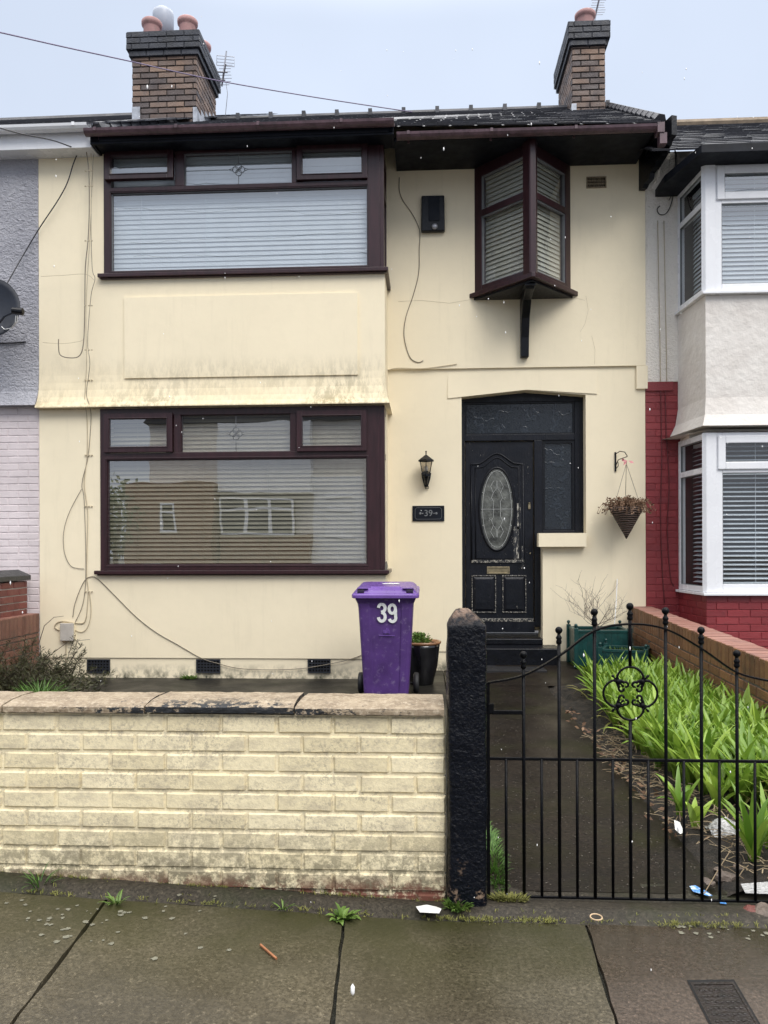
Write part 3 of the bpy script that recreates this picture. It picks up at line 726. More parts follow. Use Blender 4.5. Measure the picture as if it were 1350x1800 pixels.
def gutter(mb, x0, x1, yc, z, r=.058):
    n = 7; vs = []
    for x in (x0, x1):
        for rr in (r, r-.004):
            for k in range(n+1):
                a = math.pi+math.pi*k/n; vs.append((x, yc+rr*math.cos(a), z+rr*math.sin(a)))
    m = n+1; fs = []
    for k in range(n):
        fs.append((k, k+1, 2*m+k+1, 2*m+k)); fs.append((m+k, 3*m+k, 3*m+k+1, m+k+1))
    fs += [(0, 2*m, 3*m, m), (n, m+n, 3*m+n, 2*m+n)]
    fs += [tuple(list(range(0, m))+list(range(2*m-1, m-1, -1))), tuple(list(range(2*m, 3*m))+list(range(4*m-1, 3*m-1, -1)))]
    mb.add(vs, fs)
    x = x0+.12
    while x < x1:
        mb.box(x-.012, x+.012, yc+r, yc+r+.012, z-.06, z+.005); mb.box(x-.014, x+.014, yc-r-.006, yc-r+.002, z-.03, z+.006); x += .85
ZG = P(420, 222, GY-.05).z
gutter(g, xgl-.02, xgr+.01, GY-.06, ZG+.0); g.build('gutter', M['gutter_brown'], house)
g = MB(); ZG2 = P(900, 230, GY+.08).z
gutter(g, xgr+.03, xer+.03, GY+.08, ZG2); g.box(xer-.0, xer+.07, GY+.02, GY+.14, ZG2-.09, ZG2+.01)
gx = P(1160, 250, GY+.1).x; g.box(gx-.02, gx+.05, GY+.03, GY+.12, ZG2-.2, ZG2-.09)
g.build('gutter', M['gutter_brown'], house)
# carved corbel board at the party line
cb = MB(); xc = P(1131, 320, YW-.2).x
pl = [(YW, ZE-.30), (YW, ZE+.2), (8.05, ZE+.2), (8.05, ZE), (8.12, ZE-.02), (8.14, ZE-.06), (8.22, ZE-.07), (8.24, ZE-.12), (8.33, ZE-.13), (8.36, ZE-.18), (8.45, ZE-.20), (8.47, ZE-.26), (8.56, ZE-.27), (8.60, ZE-.30)]
cb.xf = Matrix.Translation((xc, YW, 0)) @ Matrix.Rotation(R_(16), 4, 'Z') @ Matrix.Translation((-xc, -YW, 0))
yz_prism(cb, pl, xc-.01, xc+.05)
cb.build('corbel', M['black_paint'], house)

# ---- roof: hipped slope in courses of slates
E1 = Vector((P(160, 226, GY-.03).x, GY-.03, ZG+.03)); E2 = Vector((P(1166, 235, GY+.06).x, GY+.06, ZG2+.03))
RY = 10.25
R1 = P(352, 204, RY); R2 = P(1068, 199, RY)
zr = (R1.z+R2.z)/2; R1.z = zr; R2.z = zr
def slates(mb, e1, e2, r1, r2, n, w=.26, th=.010):
    up = Vector((0, -.5, 1)).normalized()
    for i in range(n):
        a, b = i/n, (i+1.25)/n
        b = min(b, 1.0)
        L0, L1 = e1.lerp(r1, a), e1.lerp(r1, b); Q0, Q1 = e2.lerp(r2, a), e2.lerp(r2, b)
        wid = (Q0-L0).length; k = max(1, int(wid/w)); sh = .5*(i % 2)
        cuts = [0]+[(j+sh+random.uniform(-.04, .04))/k for j in range(1 if sh == 0 else 0, k+1) if 0.01 < (j+sh)/k < .99]+[1]
        for j in range(len(cuts)-1):
            c, d = cuts[j], cuts[j+1]-.004
            lift = up*(th+random.uniform(0, .006)); lo = random.uniform(-.008, .008)
            p0, p1 = L0.lerp(Q0, c), L0.lerp(Q0, d); p2, p3 = L1.lerp(Q1, d), L1.lerp(Q1, c)
            sl = (p3-p0).normalized()*lo
            mb.add([p0+lift+sl, p1+lift+sl, p2+up*.002, p3+up*.002, p0-up*.004+sl, p1-up*.004+sl], [(0,1,2,3),(0,4,5,1),(1,5,2),(0,3,4)])
mb = MB(); slates(mb, E1, E2, R1, R2, 17)
BL = Vector((E1.x, 13.0, E1.z)); BR = Vector((E2.x, 13.0, E2.z)); 
slates(mb, E2, BR, R2, R2+Vector((0, .02, 0)), 10); slates(mb, BL, E1, R1+Vector((0, .02, 0)), R1, 10)
mb.add([E1-Vector((0,0,.012)), E2-Vector((0,0,.012)), R2-Vector((0,0,.012)), R1-Vector((0,0,.012)), BR-Vector((0,0,.012)), BL-Vector((0,0,.012))], [(0,1,2,3),(1,4,2),(5,0,3),(4,5,3,2)])
roof = mb.build('roof', M['roof_slate'], house)
mb = MB(); x = R1.x+.1
while x < R2.x-.05:
    mb.tube([(x, RY, zr+.0), (x+.42, RY, zr+.0)], .05, 8); mb.box(x+.40, x+.45, RY-.06, RY+.06, zr-.02, zr+.066); x += .445
mb.build('ridge_tile', M['roof_slate'], roof)
for (p, q) in ((E2, R2), (E1, R1)):
    mb = MB(); p = p+(q-p)*.04
    n = 12
    for i in range(n):
        a, b = p.lerp(q, i/n), p.lerp(q, (i+1)/n); mb.tube([a+Vector((0,0,.015)), b+Vector((0,0,.03))], [.06, .045], 6)
    mb.build('hip_tile', M['roof_slate'], roof)

# ---- chimneys (brick stack, black oversailing courses, clay pots)
def chimney(x0, x1, y0, y1, z0, zc, zt, pots, flash):
    st = MB(); st.box(x0+.006, x1-.006, y0+.006, y1-.006, z0, zc+.01); st.tone = None
    c = MB()
    bricks(c, (x0, y0, z0), (1, 0, 0), (0, -1, 0), x1-x0, zc-z0, gap=.012)
    bricks(c, (x0, y1, z0), (0, -1, 0), (-1, 0, 0), y1-y0, zc-z0, gap=.012); bricks(c, (x1, y0, z0), (0, 1, 0), (1, 0, 0), y1-y0, zc-z0, gap=.012)
    o = c.build('chimney', M['chimney_brick'], house)
    st.build('mortar_core', M['dark_mortar'], o)
    k = MB(); nh = (zt-zc)
    for i, pr in enumerate((.03, .055)):
        za = zc+i*.075; zb2 = zc+.075 if i == 0 else zt
        k.box(x0-pr+.006, x1+pr-.006, y0-pr+.006, y1+pr-.006, za, zb2-.002)
        H = zb2-za
        bricks(k, (x0-pr, y0-pr, za), (1, 0, 0), (0, -1, 0), x1-x0+2*pr, H, gap=.008, start=.07*i); bricks(k, (x0-pr, y1+pr, za), (0, -1, 0), (-1, 0, 0), y1-y0+2*pr, H, gap=.008); bricks(k, (x1+pr, y0-pr, za), (0, 1, 0), (1, 0, 0), y1-y0+2*pr, H, gap=.008)
    k.build('chimney_cap', M['black_brick'], o)
    for (px_, py_, hgt, rad) in pots:
        p = MB(); p.lathe([(rad*.92, 0), (rad, .02), (rad*.90, hgt*.72), (rad*.93, hgt*.74), (rad*1.12, hgt*.80), (rad*1.14, hgt*.95), (rad*1.02, hgt), (rad*.8, hgt), (rad*.78, hgt*.6)], (px_, py_, zt), 20)
        p.build('chimney_pot', M['terracotta'], o, smooth=True).data.polygons.foreach_set('use_smooth', [True]*len(o.data.polygons)) if False else p.build('chimney_pot', M['terracotta'], o, smooth=True)
    f = MB(); flash(f); f.build('flashing', M['lead_flashing'], o)
    return o
CY = 9.6
x0 = P(233, 150, CY).x; x1 = P(345, 150, CY).x; zc = P(290, 100, CY).z; zt = P(290, 58, CY).z
def fl1(f):
    zb_ = P(290, 205, CY).z
    f.box(x0-.004, x0+.10, CY-.014, CY-.009, zb_-.1, zb_+.13); f.box(x1-.04, x1+.012, CY-.016, CY-.010, zb_-.1, zb_+.10)
    for k in range(5): f.box(x1+.009, x1+.014, CY+.0+k*.18, CY+.17+k*.18, zb_-.1+.06*k, zb_+.08+.09*k)
    random.seed(3)
    for i in range(5):
        yk = CY-.05-.16*i; zk = E1.z+(R1.z-E1.z)*(yk-E1.y)/(R1.y-E1.y)+.05
        a = x0-.02-i*.16; b = a+.55-.05*i
        f.add([(a, yk-.06, zk-.030), (b, yk-.05, zk-.026), (b+.02, yk+.05, zk+.03), (a+.05, yk+.06, zk+.034)], [(0,1,2,3)])
ch1 = chimney(x0, x1, CY, CY+.90, P(290, 230, CY).z-.3, zc, zt, [(P(266, 40, CY+.2).x, CY+.22, .30, .115), (P(329, 40, CY+.2).x, CY+.22, .30, .115), (P(329, 40, CY+.2).x+.04, CY+.70, .30, .115)], fl1)
cw = MB(); cx = P(287, 30, CY+.62).x
cw.lathe([(.10, 0), (.11, .22), (.08, .26), (.08, .34), (.135, .34), (.14, .66), (.135, .70), (.09, .735), (.02, .745)], (cx, CY+.62, zt), 20)
cw.build('cowl', M['cowl_metal'], ch1, smooth=True)
CY2 = 9.9
x2 = P(1006, 150, CY2).x; x3 = P(1063, 150, CY2).x; zc2 = P(1030, 82, CY2).z; zt2 = P(1030, 41, CY2).z
def fl2(f):
    zb_ = P(1035, 200, CY2).z
    f.box(x2-.012, x2+.05, CY2-.014, CY2-.009, zb_-.1, zb_+.13); f.box(x2+.05, x2+.22, CY2-.016, CY2-.010, zb_-.12, zb_+.04)
    for k in range(4): f.box(x2-.014, x2-.009, CY2+.0+k*.14, CY2+.13+k*.14, zb_-.1+.05*k, zb_+.10+.05*k)
chimney(x2, x3, CY2, CY2+.98, P(1035, 230, CY2).z-.3, zc2, zt2, [(P(1029, 30, CY2+.2).x, CY2+.22, .27, .118)], fl2)

# ---- air vents
def airbrick(x0, x1, z0, z1, y, mat, rows, cols):
    v = MB(); b = .012; v.box(x0, x1, y, y+.02, z0, z1); v = MB()
    ring(v, x0, x1, z0, z1, y, y+.02, b)
    for i in range(1, cols): xx_ = x0+b+(x1-x0-2*b)*i/cols; v.box(xx_-.004, xx_+.004, y+.003, y+.02, z0+b, z1-b)
    for j in range(1, rows): zz = z0+b+(z1-z0-2*b)*j/rows; v.box(x0+b, x1-b, y+.004, y+.02, zz-.005, zz+.005)
    o = v.build('air_brick', mat, house)
    h = MB(); h.box(x0+b, x1-b, y+.012, y+.018, z0+b, z1-b); h.build('vent_hole', M['hole_dark'], o)
x0, x1, z0, z1 = RC(1031, 310, 1066, 330, YW-.04); airbrick(x0, x1, z0, z1, YW-.04, M['vent_terracotta'], 3, 7)
for (a, b) in ((153, 193), (345, 387), (541, 581)):
    x0, x1, z0, z1 = RC(a, 1159, b, 1183, YB); airbrick(x0, x1, z0, z1, YB-.006, M['vent_black'], 4, 7)

# ---- front door with frame, fanlight and side light
DY = YW+.20
fr = MB(); dzb = P(880, 1092, DY).z
fxl = dl+.0; fxr = sr
ftop = P(920, 708, DY).z; tr0 = P(880, 776, DY).z; tr1 = P(880, 768, DY).z; mull0 = P(938, 850, DY).x; mull1 = P(950, 850, DY).x
jl_ = P(817, 900, DY).x; jr0 = P(1009, 850, DY).x; jr1 = sr+.03; sb = P(980, 936, DY).z
fr.box(fxl-.03, jl_, DY-.06, DY+.06, dzb-.06, ftop+.2)                       # left jamb
fr.box(jl_, jr1, DY-.06, DY+.06, ftop, ftop+.25)                              # head
fr.box(jl_, jr0, DY-.062, DY+.06, tr0, tr1+.02)                               # transom
fr.box(jr0, jr1, DY-.06, DY+.06, sb-.02, ftop)                                # right jamb
fr.box(mull0, mull1+.012, DY-.06, DY+.06, dzb-.06, tr0)                       # mullion
fr.box(mull1+.012, jr0, DY-.06, DY+.06, sb-.04, sb+.02)
fr.box(jl_, mull0, DY-.06, DY+.06, dzb-.12, dzb)                              # threshold
fr.box(mull1-.01, dr+.05, DY-.05, DY+.06, dzb-.1, sb-.04)
frame = fr.build('door_frame', M['door_paint'], house, bevel=.004)
bd = MB(); ring(bd, jl_+.01, jr0-.0, tr1+.022, ftop, DY-.045, DY-.02, .014); ring(bd, mull1+.014, jr0, sb+.022, tr0, DY-.045, DY-.02, .03, .014); bd.build('glazing_bead', M['black_paint'], frame)
gl = MB(); gl.box(jl_+.002, jr0, DY-.02, DY-.012, tr1+.02, ftop); gl.build('fanlight', M['frosted_glass'], frame)
gl = MB(); gl.box(mull1+.012, jr0, DY-.02, DY-.012, sb+.02, tr0); gl.build('side_light', M['frosted_glass'], frame)
# scrolls moulded in the glass
t = NT('glass_relief'); t.col((.05, .06, .07)); t.rough(.2); t.set('Specular IOR Level', .3); M['glass_relief'] = t.m
sc = MB()
def scroll(cx, cz, r, a0, sgn):
    sc.tube([(cx+r*(1-k/22)*math.cos(a0+sgn*k*.28), DY-.022, cz+r*(1-k/22)*math.sin(a0+sgn*k*.28)) for k in range(17)], .0017, 4)
random.seed(11)
for i in range(46):
    scroll(random.uniform(jl_+.06, jr0-.06), random.uniform(tr1+.06, ftop-.05), random.uniform(.02, .055), random.uniform(0, 6.28), random.choice((-1, 1)))
sc.build('glass_pattern', M['glass_relief'], frame); sc = MB()
for i in range(40):
    scroll(random.uniform(mull1+.06, jr0-.05), random.uniform(sb+.07, tr0-.06), random.uniform(.02, .06), random.uniform(0, 6.28), random.choice((-1, 1)))
sc.build('glass_pattern', M['glass_relief'], frame)
# door leaf
lx0, lx1 = jl_+.006, mull0-.010; lz0, lz1 = dzb+.004, tr0-.008; lw = lx1-lx0; lh = lz1-lz0
LY = DY-.035
d = MB(); d.box(lx0, lx1, LY, LY+.05, lz0, lz1)
door = d.build('door', M['door_paint'], house, bevel=.003)
def dp(px, py): q = P(px, py, LY); return q.x, q.z
mo = MB(); ym = LY-.004
def loop(mb, pts, r, y): mb.tube([(x, y, z) for x, z in pts], r, 6)
# big panel moulding with a swan-neck top
bl, br_ = dp(829, 988), dp(921, 988); tl_, trr = dp(828, 816), dp(919, 816); ap = dp(874, 797)
arch = []
for k in range(13):
    u = k/12; x = tl_[0]+(trr[0]-tl_[0])*u
    z = tl_[1]+(ap[1]-tl_[1])*(sm(.12, .5, u) if u < .5 else sm(.88, .5, u) if False else sm(0, 1, (1-u-.12)/.38 if (1-u) > .12 else 0)) if u >= .5 else tl_[1]+(ap[1]-tl_[1])*sm(.12, .5, u)
    arch.append((x, z))
outer = [bl]+[tl_]+arch+[trr, br_, bl]
loop(mo, outer, .010, ym)
inner = []
cx_, cz_ = (bl[0]+br_[0])/2, (bl[1]+tl_[1])/2
for (x, z) in outer: inner.append((cx_+(x-cx_)*.84, cz_+(z-cz_)*.93))
loop(mo, inner, .006, ym-.001)
mo.build('moulding', M['door_paint'], door, smooth=True)
# lower raised panels
for (a, b, c, e_) in ((829, 1011, 872, 1077), (883, 1011, 925, 1077)):
    x0, x1, z0, z1 = RC(a, b, c, e_, LY)
    q = MB(); r = .045
    o_ = [(x0+.014, z0+.014), (x1-.014, z0+.014), (x1-.014, z1-.014), (x0+.014, z1-.014)]; i_ = [(x0+r, z0+r), (x1-r, z0+r), (x1-r, z1-r), (x0+r, z1-r)]
    q.add([(x, LY-.001, z) for x, z in o_]+[(x, LY-.016, z) for x, z in i_], [(4,5,6,7),(0,1,5,4),(1,2,6,5),(2,3,7,6),(3,0,4,7)])
    q.build('panel', M['door_paint'], door)
    q = MB(); ring(q, x0, x1, z0, z1, LY-.012, LY-.0005, .012); q.build('panel_moulding', M['worn_edge_paint'], door, bevel=.003)
q = MB(); x0, x1, z0, z1 = RC(829, 984, 922, 989, LY-.012); q.box(x0, x1, LY-.016, LY-.0105, z0, z1); q.build('panel_moulding', M['worn_edge_paint'], door)
# weather bar
q = MB(); x0, x1, z0, z1 = RC(826, 1087, 938, 1093, LY-.03); q.prism([(lx0+.005, z0), (lx1-.003, z0), (lx1-.003, z1), (lx0+.005, z1)], LY-.03, LY-.001); q.build('weather_bar', M['worn_edge_paint'], door, bevel=.004)
# peeled strip beside the glass
t = NT('bare_wood_patch'); f_ = t.rng(t.noise(42, 7, .75, stretch=(1, 1, .35)), .52, .58); t.col(t.mix(f_, (.008, .010, .015), (.46, .43, .37))); t.rough(.6); M['bare_wood_patch'] = t.m
q = MB()
for (a, b, c, e_) in ((903, 925, 912, 985), (909, 885, 915, 930), (917, 960, 921, 1000)):
    x0, x1, z0, z1 = RC(a, b, c, e_, LY); q.box(x0, x1, LY-.0012, LY+.001, z0, z1)
q.build('peeling_paint', M['bare_wood_patch'], door)
# oval light
ox, oz = dp(873.5, 895); orx = (dp(903, 895)[0]-dp(844, 895)[0])/2; orz = (dp(873, 825)[1]-dp(873, 968)[1])/2
def ell(f, n=40): return [(ox+orx*f*math.cos(2*math.pi*k/n), oz+orz*(1-(1-f)*orx/orz)*math.sin(2*math.pi*k/n)) for k in range(n)]
q = MB(); e0, e1, e2 = ell(1.12), ell(1.05), ell(.97); n = 40
vs = [(x, LY-.001, z) for x, z in e0]+[(x, LY-.02, z) for x, z in e1]+[(x, LY-.006, z) for x, z in e2]
q.add(vs, [(i, (i+1) % n, n+(i+1) % n, n+i) for i in range(n)]+[(n+i, n+(i+1) % n, 2*n+(i+1) % n, 2*n+i) for i in range(n)]); q.build('oval_rim', M['black_paint'], door, smooth=True)
q = MB(); q.add([(x, LY-.005, z) for x, z in e2], [tuple(range(n))]); q.build('door_glass', M['oval_glass'], door)
q = MB(); yl = LY-.008; s85 = ell(.86)
q.tube([(x, yl, z) for x, z in s85+[s85[0]]], .003, 4)
q.tube([(ox-orx*.95, yl, oz), (ox+orx*.95, yl, oz)], .003, 4)
for a in (25, 70, 155, 205, 250, 290, 335, 110):
    a = R_(a); q.tube([(ox+orx*.86*math.cos(a), yl, oz+orz*.93*math.sin(a)), (ox+orx*.96*math.cos(a), yl, oz+orz*.975*math.sin(a))], .003, 4)
for s_ in (-1, 1):
    for t_ in (-1, 1):
        q.tube([(ox+s_*orx*a_, yl, oz+t_*orz*b_) for a_, b_ in ((.22, 0), (.20, .18), (.33, .28), (.22, .40), (.38, .56), (.18, .70))], .0028, 4)
        q.tube([(ox+s_*orx*a_, yl, oz+t_*orz*b_) for a_, b_ in ((.33, .28), (.45, .22), (.48, .30))], .0024, 4)
        q.tube([(ox+s_*orx*a_, yl, oz+t_*orz*b_) for a_, b_ in ((.22, .40), (.05, .50), (.0, .70))], .0024, 4)
q.build('leading', M['pale_lead'], door)
q = MB(); x0, x1, z0, z1 = RC(856, 996, 896, 1009, LY-.01); ring(q, x0, x1, z0, z1, LY-.012, LY-.001, .018); q.box(x0+.018, x1-.018, LY-.006, LY-.001, z0+.018, z1-.018)
q.build('letter_plate', M['brass'], door, bevel=.002)
q = MB(); c_ = P(930, 888, LY-.01); q.box(c_.x-.011, c_.x+.016, LY-.014, LY-.001, c_.z-.045, c_.z+.012); q.lathe([(.012, 0), (.012, .012), (.002, .015)], (c_.x+.002, LY-.012, c_.z+.016), 10); q.build('door_lock', M['brass'], door, bevel=.003)
q = MB(); c_ = P(932, 973, LY-.01); q.ball((c_.x, LY-.008, c_.z), .011, 10); q.build('keyhole', M['brass'], door)
# step and mat
st = MB(); a_ = P(845, 1150, 8.35).x; b_ = P(985, 1150, 8.35).x
st.box(dl-.02, P(985, 1130, 8.4).x, 8.38, YW+.15, .0, .30)
st.box(dl+.0, dr, YW-.0-.01, DY-.05, .30, .37)
tag(st.build('door_step', M['black_paint'], None, bevel=.012), 'worn black painted step below the front door', 'door step')
mt = MB(); g0, g1 = G(838, 1168, gg(.8, 8.1)), G(964, 1186, gg(.8, 7.9))
mt.slab([(g0.x, g1.y), (P(962,1186,g1.y).x, g1.y), (P(944,1168,g0.y).x, g0.y), (g0.x, g0.y)], gg(.8, 7.9)+.006, gg(.8, 8.1)+.018)
tag(mt.build('doormat', M['tyre'], None, bevel=.004), 'flat black rubber doormat in front of the step', 'doormat')
# lighter strip along the eaves ledge (drips)
# ================================================================== LEFT NEIGHBOUR
nl = thing('terraced_house', 'neighbouring house with grey roughcast upper storey and white gutter', 'house', (-5.5, 8.1, 0))
zmid = P(35, 715, YB).z; XLL = -8
mb = MB(); mb.box(XLL, XL-.004, YB+.0, YB+.3, zmid, ZE+.1)
prof2 = [(0, zmid+.36), (.014, zmid+.16), (.062, zmid+.06), (.10, zmid+.0)]
vs = []; fs = []
for d_, z_ in prof2: vs += [(XLL, YB-.002-d_, z_), (XL-.004, YB-.002-d_, z_)]
for i in range(3): fs.append((i*2, i*2+2, i*2+3, i*2+1))
q = len(vs); vs += [(XLL, YB-.002, zmid), (XL-.004, YB-.002, zmid)]; fs += [(6, q, q+1, 7), (1, 3, 5, 7, q+1)]
mb.add(vs, fs); mb.build('upper_wall', M['grey_roughcast'], nl)
mb = MB(); mb.box(XLL, XL-.006, YB+.012, YB+.3, -.1, zmid-.001); x_ = XLL
bricks(mb, (XLL, YB+.012, 0), (1, 0, 0), (0, -1, 0), XL-.008-XLL, zmid-.01, proud=.006, gap=.008); mb.build('lower_wall', M['pink_brick_paint'], nl)
mb = MB(); x1 = P(157, 240, 7.85).x
mb.box(XLL, x1, 7.90, 7.93, ZE-.03, ZE+.22); mb.box(XLL, x1, 7.93, YB, ZE-.03, ZE-.0); mb.build('fascia', M['white_upvc'], nl)
mb = MB(); zg = P(80, 222, 7.83).z; gutter(mb, XLL, x1, 7.835, zg, .06); mb.build('gutter', M['white_upvc'], nl)
mb = MB(); slates(mb, Vector((XLL, 7.84, zg+.02)), Vector((E1.x+.05, 7.84, zg+.02)), Vector((XLL, 12.0, P(0, 217, 12).z)), Vector((E1.x+1.2, 12.0, P(0, 217, 12).z)), 20)
mb.build('roof', M['roof_slate'], nl)
mb = MB(); zz = P(100, 213, 12).z; mb.tube([(XLL, 12.0, zz), (P(250, 200, 12).x, 12.0, zz+.02)], .07, 8); mb.build('ridge_tile', M['roof_slate'], nl)
# satellite dish
dish = thing('satellite_dish', 'dark grey satellite dish on the grey roughcast wall', 'satellite dish', tuple(P(-20, 560, YB-.02)))
mb = MB(); c_ = P(-22, 540, 7.62); n = 28; vs = [c_+Vector((0, .07, 0))]; fs = []
ax = Vector((.25, -1, .25)).normalized(); u_ = ax.cross(Vector((0, 0, 1))).normalized(); v_ = ax.cross(u_)
for rI, r in enumerate((.1, .2, .28, .33)):
    for k in range(n): a = 2*math.pi*k/n; vs.append(c_+(u_*math.cos(a)*.95+v_*math.sin(a)*1.05)*r+ax*(-.07+.07*(r/.33)**2))
for k in range(n): fs.append((0, 1+(k+1) % n, 1+k))
for i in range(3):
    for k in range(n): fs.append((1+i*n+k, 1+i*n+(k+1) % n, 1+(i+1)*n+(k+1) % n, 1+(i+1)*n+k))
mb.add(vs, fs); do = mb.build('dish', M['dish_grey'], dish, smooth=True); sd_ = do.modifiers.new('s', 'SOLIDIFY'); sd_.thickness = .006
mb = MB(); lnb = P(26, 548, 7.35); mb.tube([c_+Vector((0, .02, -.30)), P(8, 556, 7.4), lnb], .010, 6)
mb.tube([P(-10, 604, 7.95), P(-40, 560, 7.85)], .02, 6); mb.build('arm', M['dish_grey'], dish)
mb = MB(); mb.tube([P(22, 546, 7.35), P(40, 548, 7.36)], [.032, .036], 12); mb.tube([P(36, 548, 7.36), P(41, 548, 7.36)], .026, 12); mb.build('receiver', M['black_paint'], dish)
mb = MB()
for o_ in (0, 3): mb.tube([P(28+o_, 555, 7.35), P(27+o_, 566, 7.37), P(20, 577, 7.45), P(8, 579, 7.6), P(-6, 566, 7.7)], .004, 5)
mb.build('cable', M['white_cable'], dish)
mb = MB(); mb.tube([P(-10, 603, YB-.01), P(20, 603, YB-.012), P(45, 601, YB-.01)], .008, 6); tag(mb.build('cable', M['black_cable']), 'short dark cable stub on the grey roughcast below the dish', 'cable')
# ================================================================== RIGHT NEIGHBOUR
nr = thing('terraced_house', 'neighbouring house with white bay windows over red painted brick', 'house', (4.0, 8.7, 0))
XRR = 7.5; zred = P(1160, 671, YW).z
mb = MB(); mb.box(XR+.002, XRR, YW-.0, YW+.3, zred, EYE+4.4); mb.build('roughcast_wall', M['white_roughcast'], nr)
mb = MB(); xw = XR+.024
mb.box(xw-.02, XRR, YW+.01, YW+.3, -.1, zred-.001); bricks(mb, (xw-.018, YW+.01, 0), (1, 0, 0), (0, -1, 0), 1.0, zred-.13, gap=.006, proud=.005)
mb.box(xw-.018, P(1183, 680, YW).x, YW-.012, YW+.02, zred-.10, zred-.002)
W0 = Vector((P(1192, 800, YW).x, YW, 0)); K0 = Vector((P(1241, 800, 8.02).x, 8.02, 0)); K1 = Vector((XRR, 8.02, 0))
zs1 = P(1290, 1042, 8.0).z; zs2 = P(1290, 512, 8.0).z; zt1 = P(1290, 760, 8.02).z; zt2_ = P(1290, 287, 8.02).z; zbm = P(1290, 748, 7.95).z
def bay_solid(mb, z0, z1, d0=0, d1=0):
    (xf1, L1) = face_xf(W0, K0); n1 = Vector((-(K0-W0).normalized().y*-1, 0, 0))
    u = (K0-W0).normalized(); nn = Vector((u.y, -u.x, 0))
    def pts(d): return [W0+nn*d-u*d*.0, K0+nn*d*.4+Vector((-.3*d, -d, 0)), K1+Vector((0, -d, 0))]
    a, b = pts(d0), pts(d1)
    vs = [(p.x, p.y, z0) for p in a]+[(p.x, p.y, z1) for p in b]+[(K1.x, YW+.1, z0), (W0.x, YW+.1, z0), (K1.x, YW+.1, z1), (W0.x, YW+.1, z1)]
    mb.add(vs, [(0,1,4,3),(1,2,5,4),(0,7,6,2,1) if False else (7,6,2,1,0),(3,4,5,8,9)])
u = (K0-W0).normalized(); nn = Vector((u.y, -u.x, 0))
bay_solid(mb, -.1, zs1-.03, -.01, -.01)
bricks(mb, W0+nn*-.01, u, nn, (K0-W0).length, zs1-.03, gap=.008); bricks(mb, K0+Vector((0, .01, 0)), (1, 0, 0), (0, -1, 0), 3, zs1-.03, gap=.008, start=.1)
mb.build('brick_wall', M['red_paint'], nr)
mb = MB(); bay_solid(mb, zbm+.30, zs2-.03); bay_solid(mb, zbm+.12, zbm+.30, .03, 0); bay_solid(mb, zbm, zbm+.12, .09, .03); mb.build('bay_render', M['neighbour_render'], nr)
def white_bay(z0, z1, ztr, blindtilt, gm='pane_glass'):
    f = MB(); L1 = (K0-W0).length; xf, _ = face_xf(W0, K0); f.xf = xf
    fd = .06
    f.box(0, .05, 0, fd, z0, z1); f.box(L1-.05, L1, 0, fd, z0, z1); f.box(.05, L1-.05, 0, fd, z0, z0+.06); f.box(.05, L1-.05, 0, fd, z1-.06, z1); f.box(.05, L1-.05, 0, fd, ztr-.03, ztr+.03)
    xf2, L2 = face_xf(K0, K1); f.xf = None
    X0 = K0.x; y = K0.y
    f.slab([(X0-.035, y+.02), (X0+.0, y-.012), (X0+.10, y-.012), (X0+.10, y+.06), (X0+.02, y+.08)], z0+.001, z1-.001)
    f.box(X0+.10, X0+.165, y, y+fd, z0, z1); f.box(X0+.165, X0+2.2, y, y+fd, z0, z0+.085); f.box(X0+.165, X0+2.2, y, y+fd, z1-.05, z1); f.box(X0+.165, X0+2.2, y, y+fd, ztr-.035, ztr+.02)
    ff = f.build('bay_window', M['white_upvc'], nr, bevel=.005)
    s = MB(); ring(s, X0+.115, X0+1.1, ztr+.0, z1-.035, y-.022, y+.02, .075); s.build('sash', M['white_upvc'], ff, bevel=.006)
    pane(ff, .05, L1-.05, z0+.06, ztr-.03, .03, xf, 'clear_pane'); pane(ff, .05, L1-.05, ztr+.03, z1-.06, .03, xf, 'clear_pane')
    gk = MB(); gk.xf = xf; ring(gk, .049, L1-.049, z0+.059, ztr-.029, .008, .028, .007); ring(gk, .049, L1-.049, ztr+.029, z1-.059, .008, .028, .007); gk.xf = None
    ring(gk, X0+.164, X0+1.8, z0+.084, ztr-.034, y+.008, y+.028, .008); ring(gk, X0+.189, X0+1.026, ztr+.074, z1-.109, y-.014, y-.004, .006); gk.build('glazing_bead', M['lead'], ff)
    pane(ff, X0+.165, X0+2.2, z0+.085, ztr-.035, y+.03, None, gm); pane(ff, X0+.18, X0+1.03, ztr+.07, z1-.10, y-.004, None, gm)
    blind(ff, .08, L1-.0, z0+.05, z1-.05, .15, M['blind_sky_tint'], xf, pitch=.047, tilt=blindtilt, cords=())
    blind(ff, X0+.12, X0+2.2, z0+.05, z1-.05, y+.14, M['blind_sky_tint'], pitch=.047, tilt=blindtilt, cords=(.2, .55))
    s = MB(); e = .05
    a0 = W0+nn*e; b0 = K0+nn*e*.6+Vector((-.01, -e*.6, 0))
    s.slab([(W0.x-.035, YW-.001), (K0.x-.045, K0.y-.055), (K0.x+2.2, K0.y-.055), (K0.x+2.2, K0.y+.03), (K0.x, K0.y+.03), (W0.x, YW-.001)], z0-.028, z0-.001)
    s.build('sill', M['white_upvc'], ff, bevel=.004)
    r = MB(); r.add([(W0.x+.06, YW-.03, z0), (K0.x+2.2, YW-.03, z0), (K0.x+2.2, YW-.03, z1), (W0.x+.06, YW-.03, z1)], [(0,1,2,3)]); r.build('room_interior', M['room_dark'], ff)
    return ff
white_bay(zs1, zt1, P(1200, 832, 8.4).z, 22, 'clear_pane')
white_bay(zs2, zt2_, P(1290, 351, 8.02).z, 64)
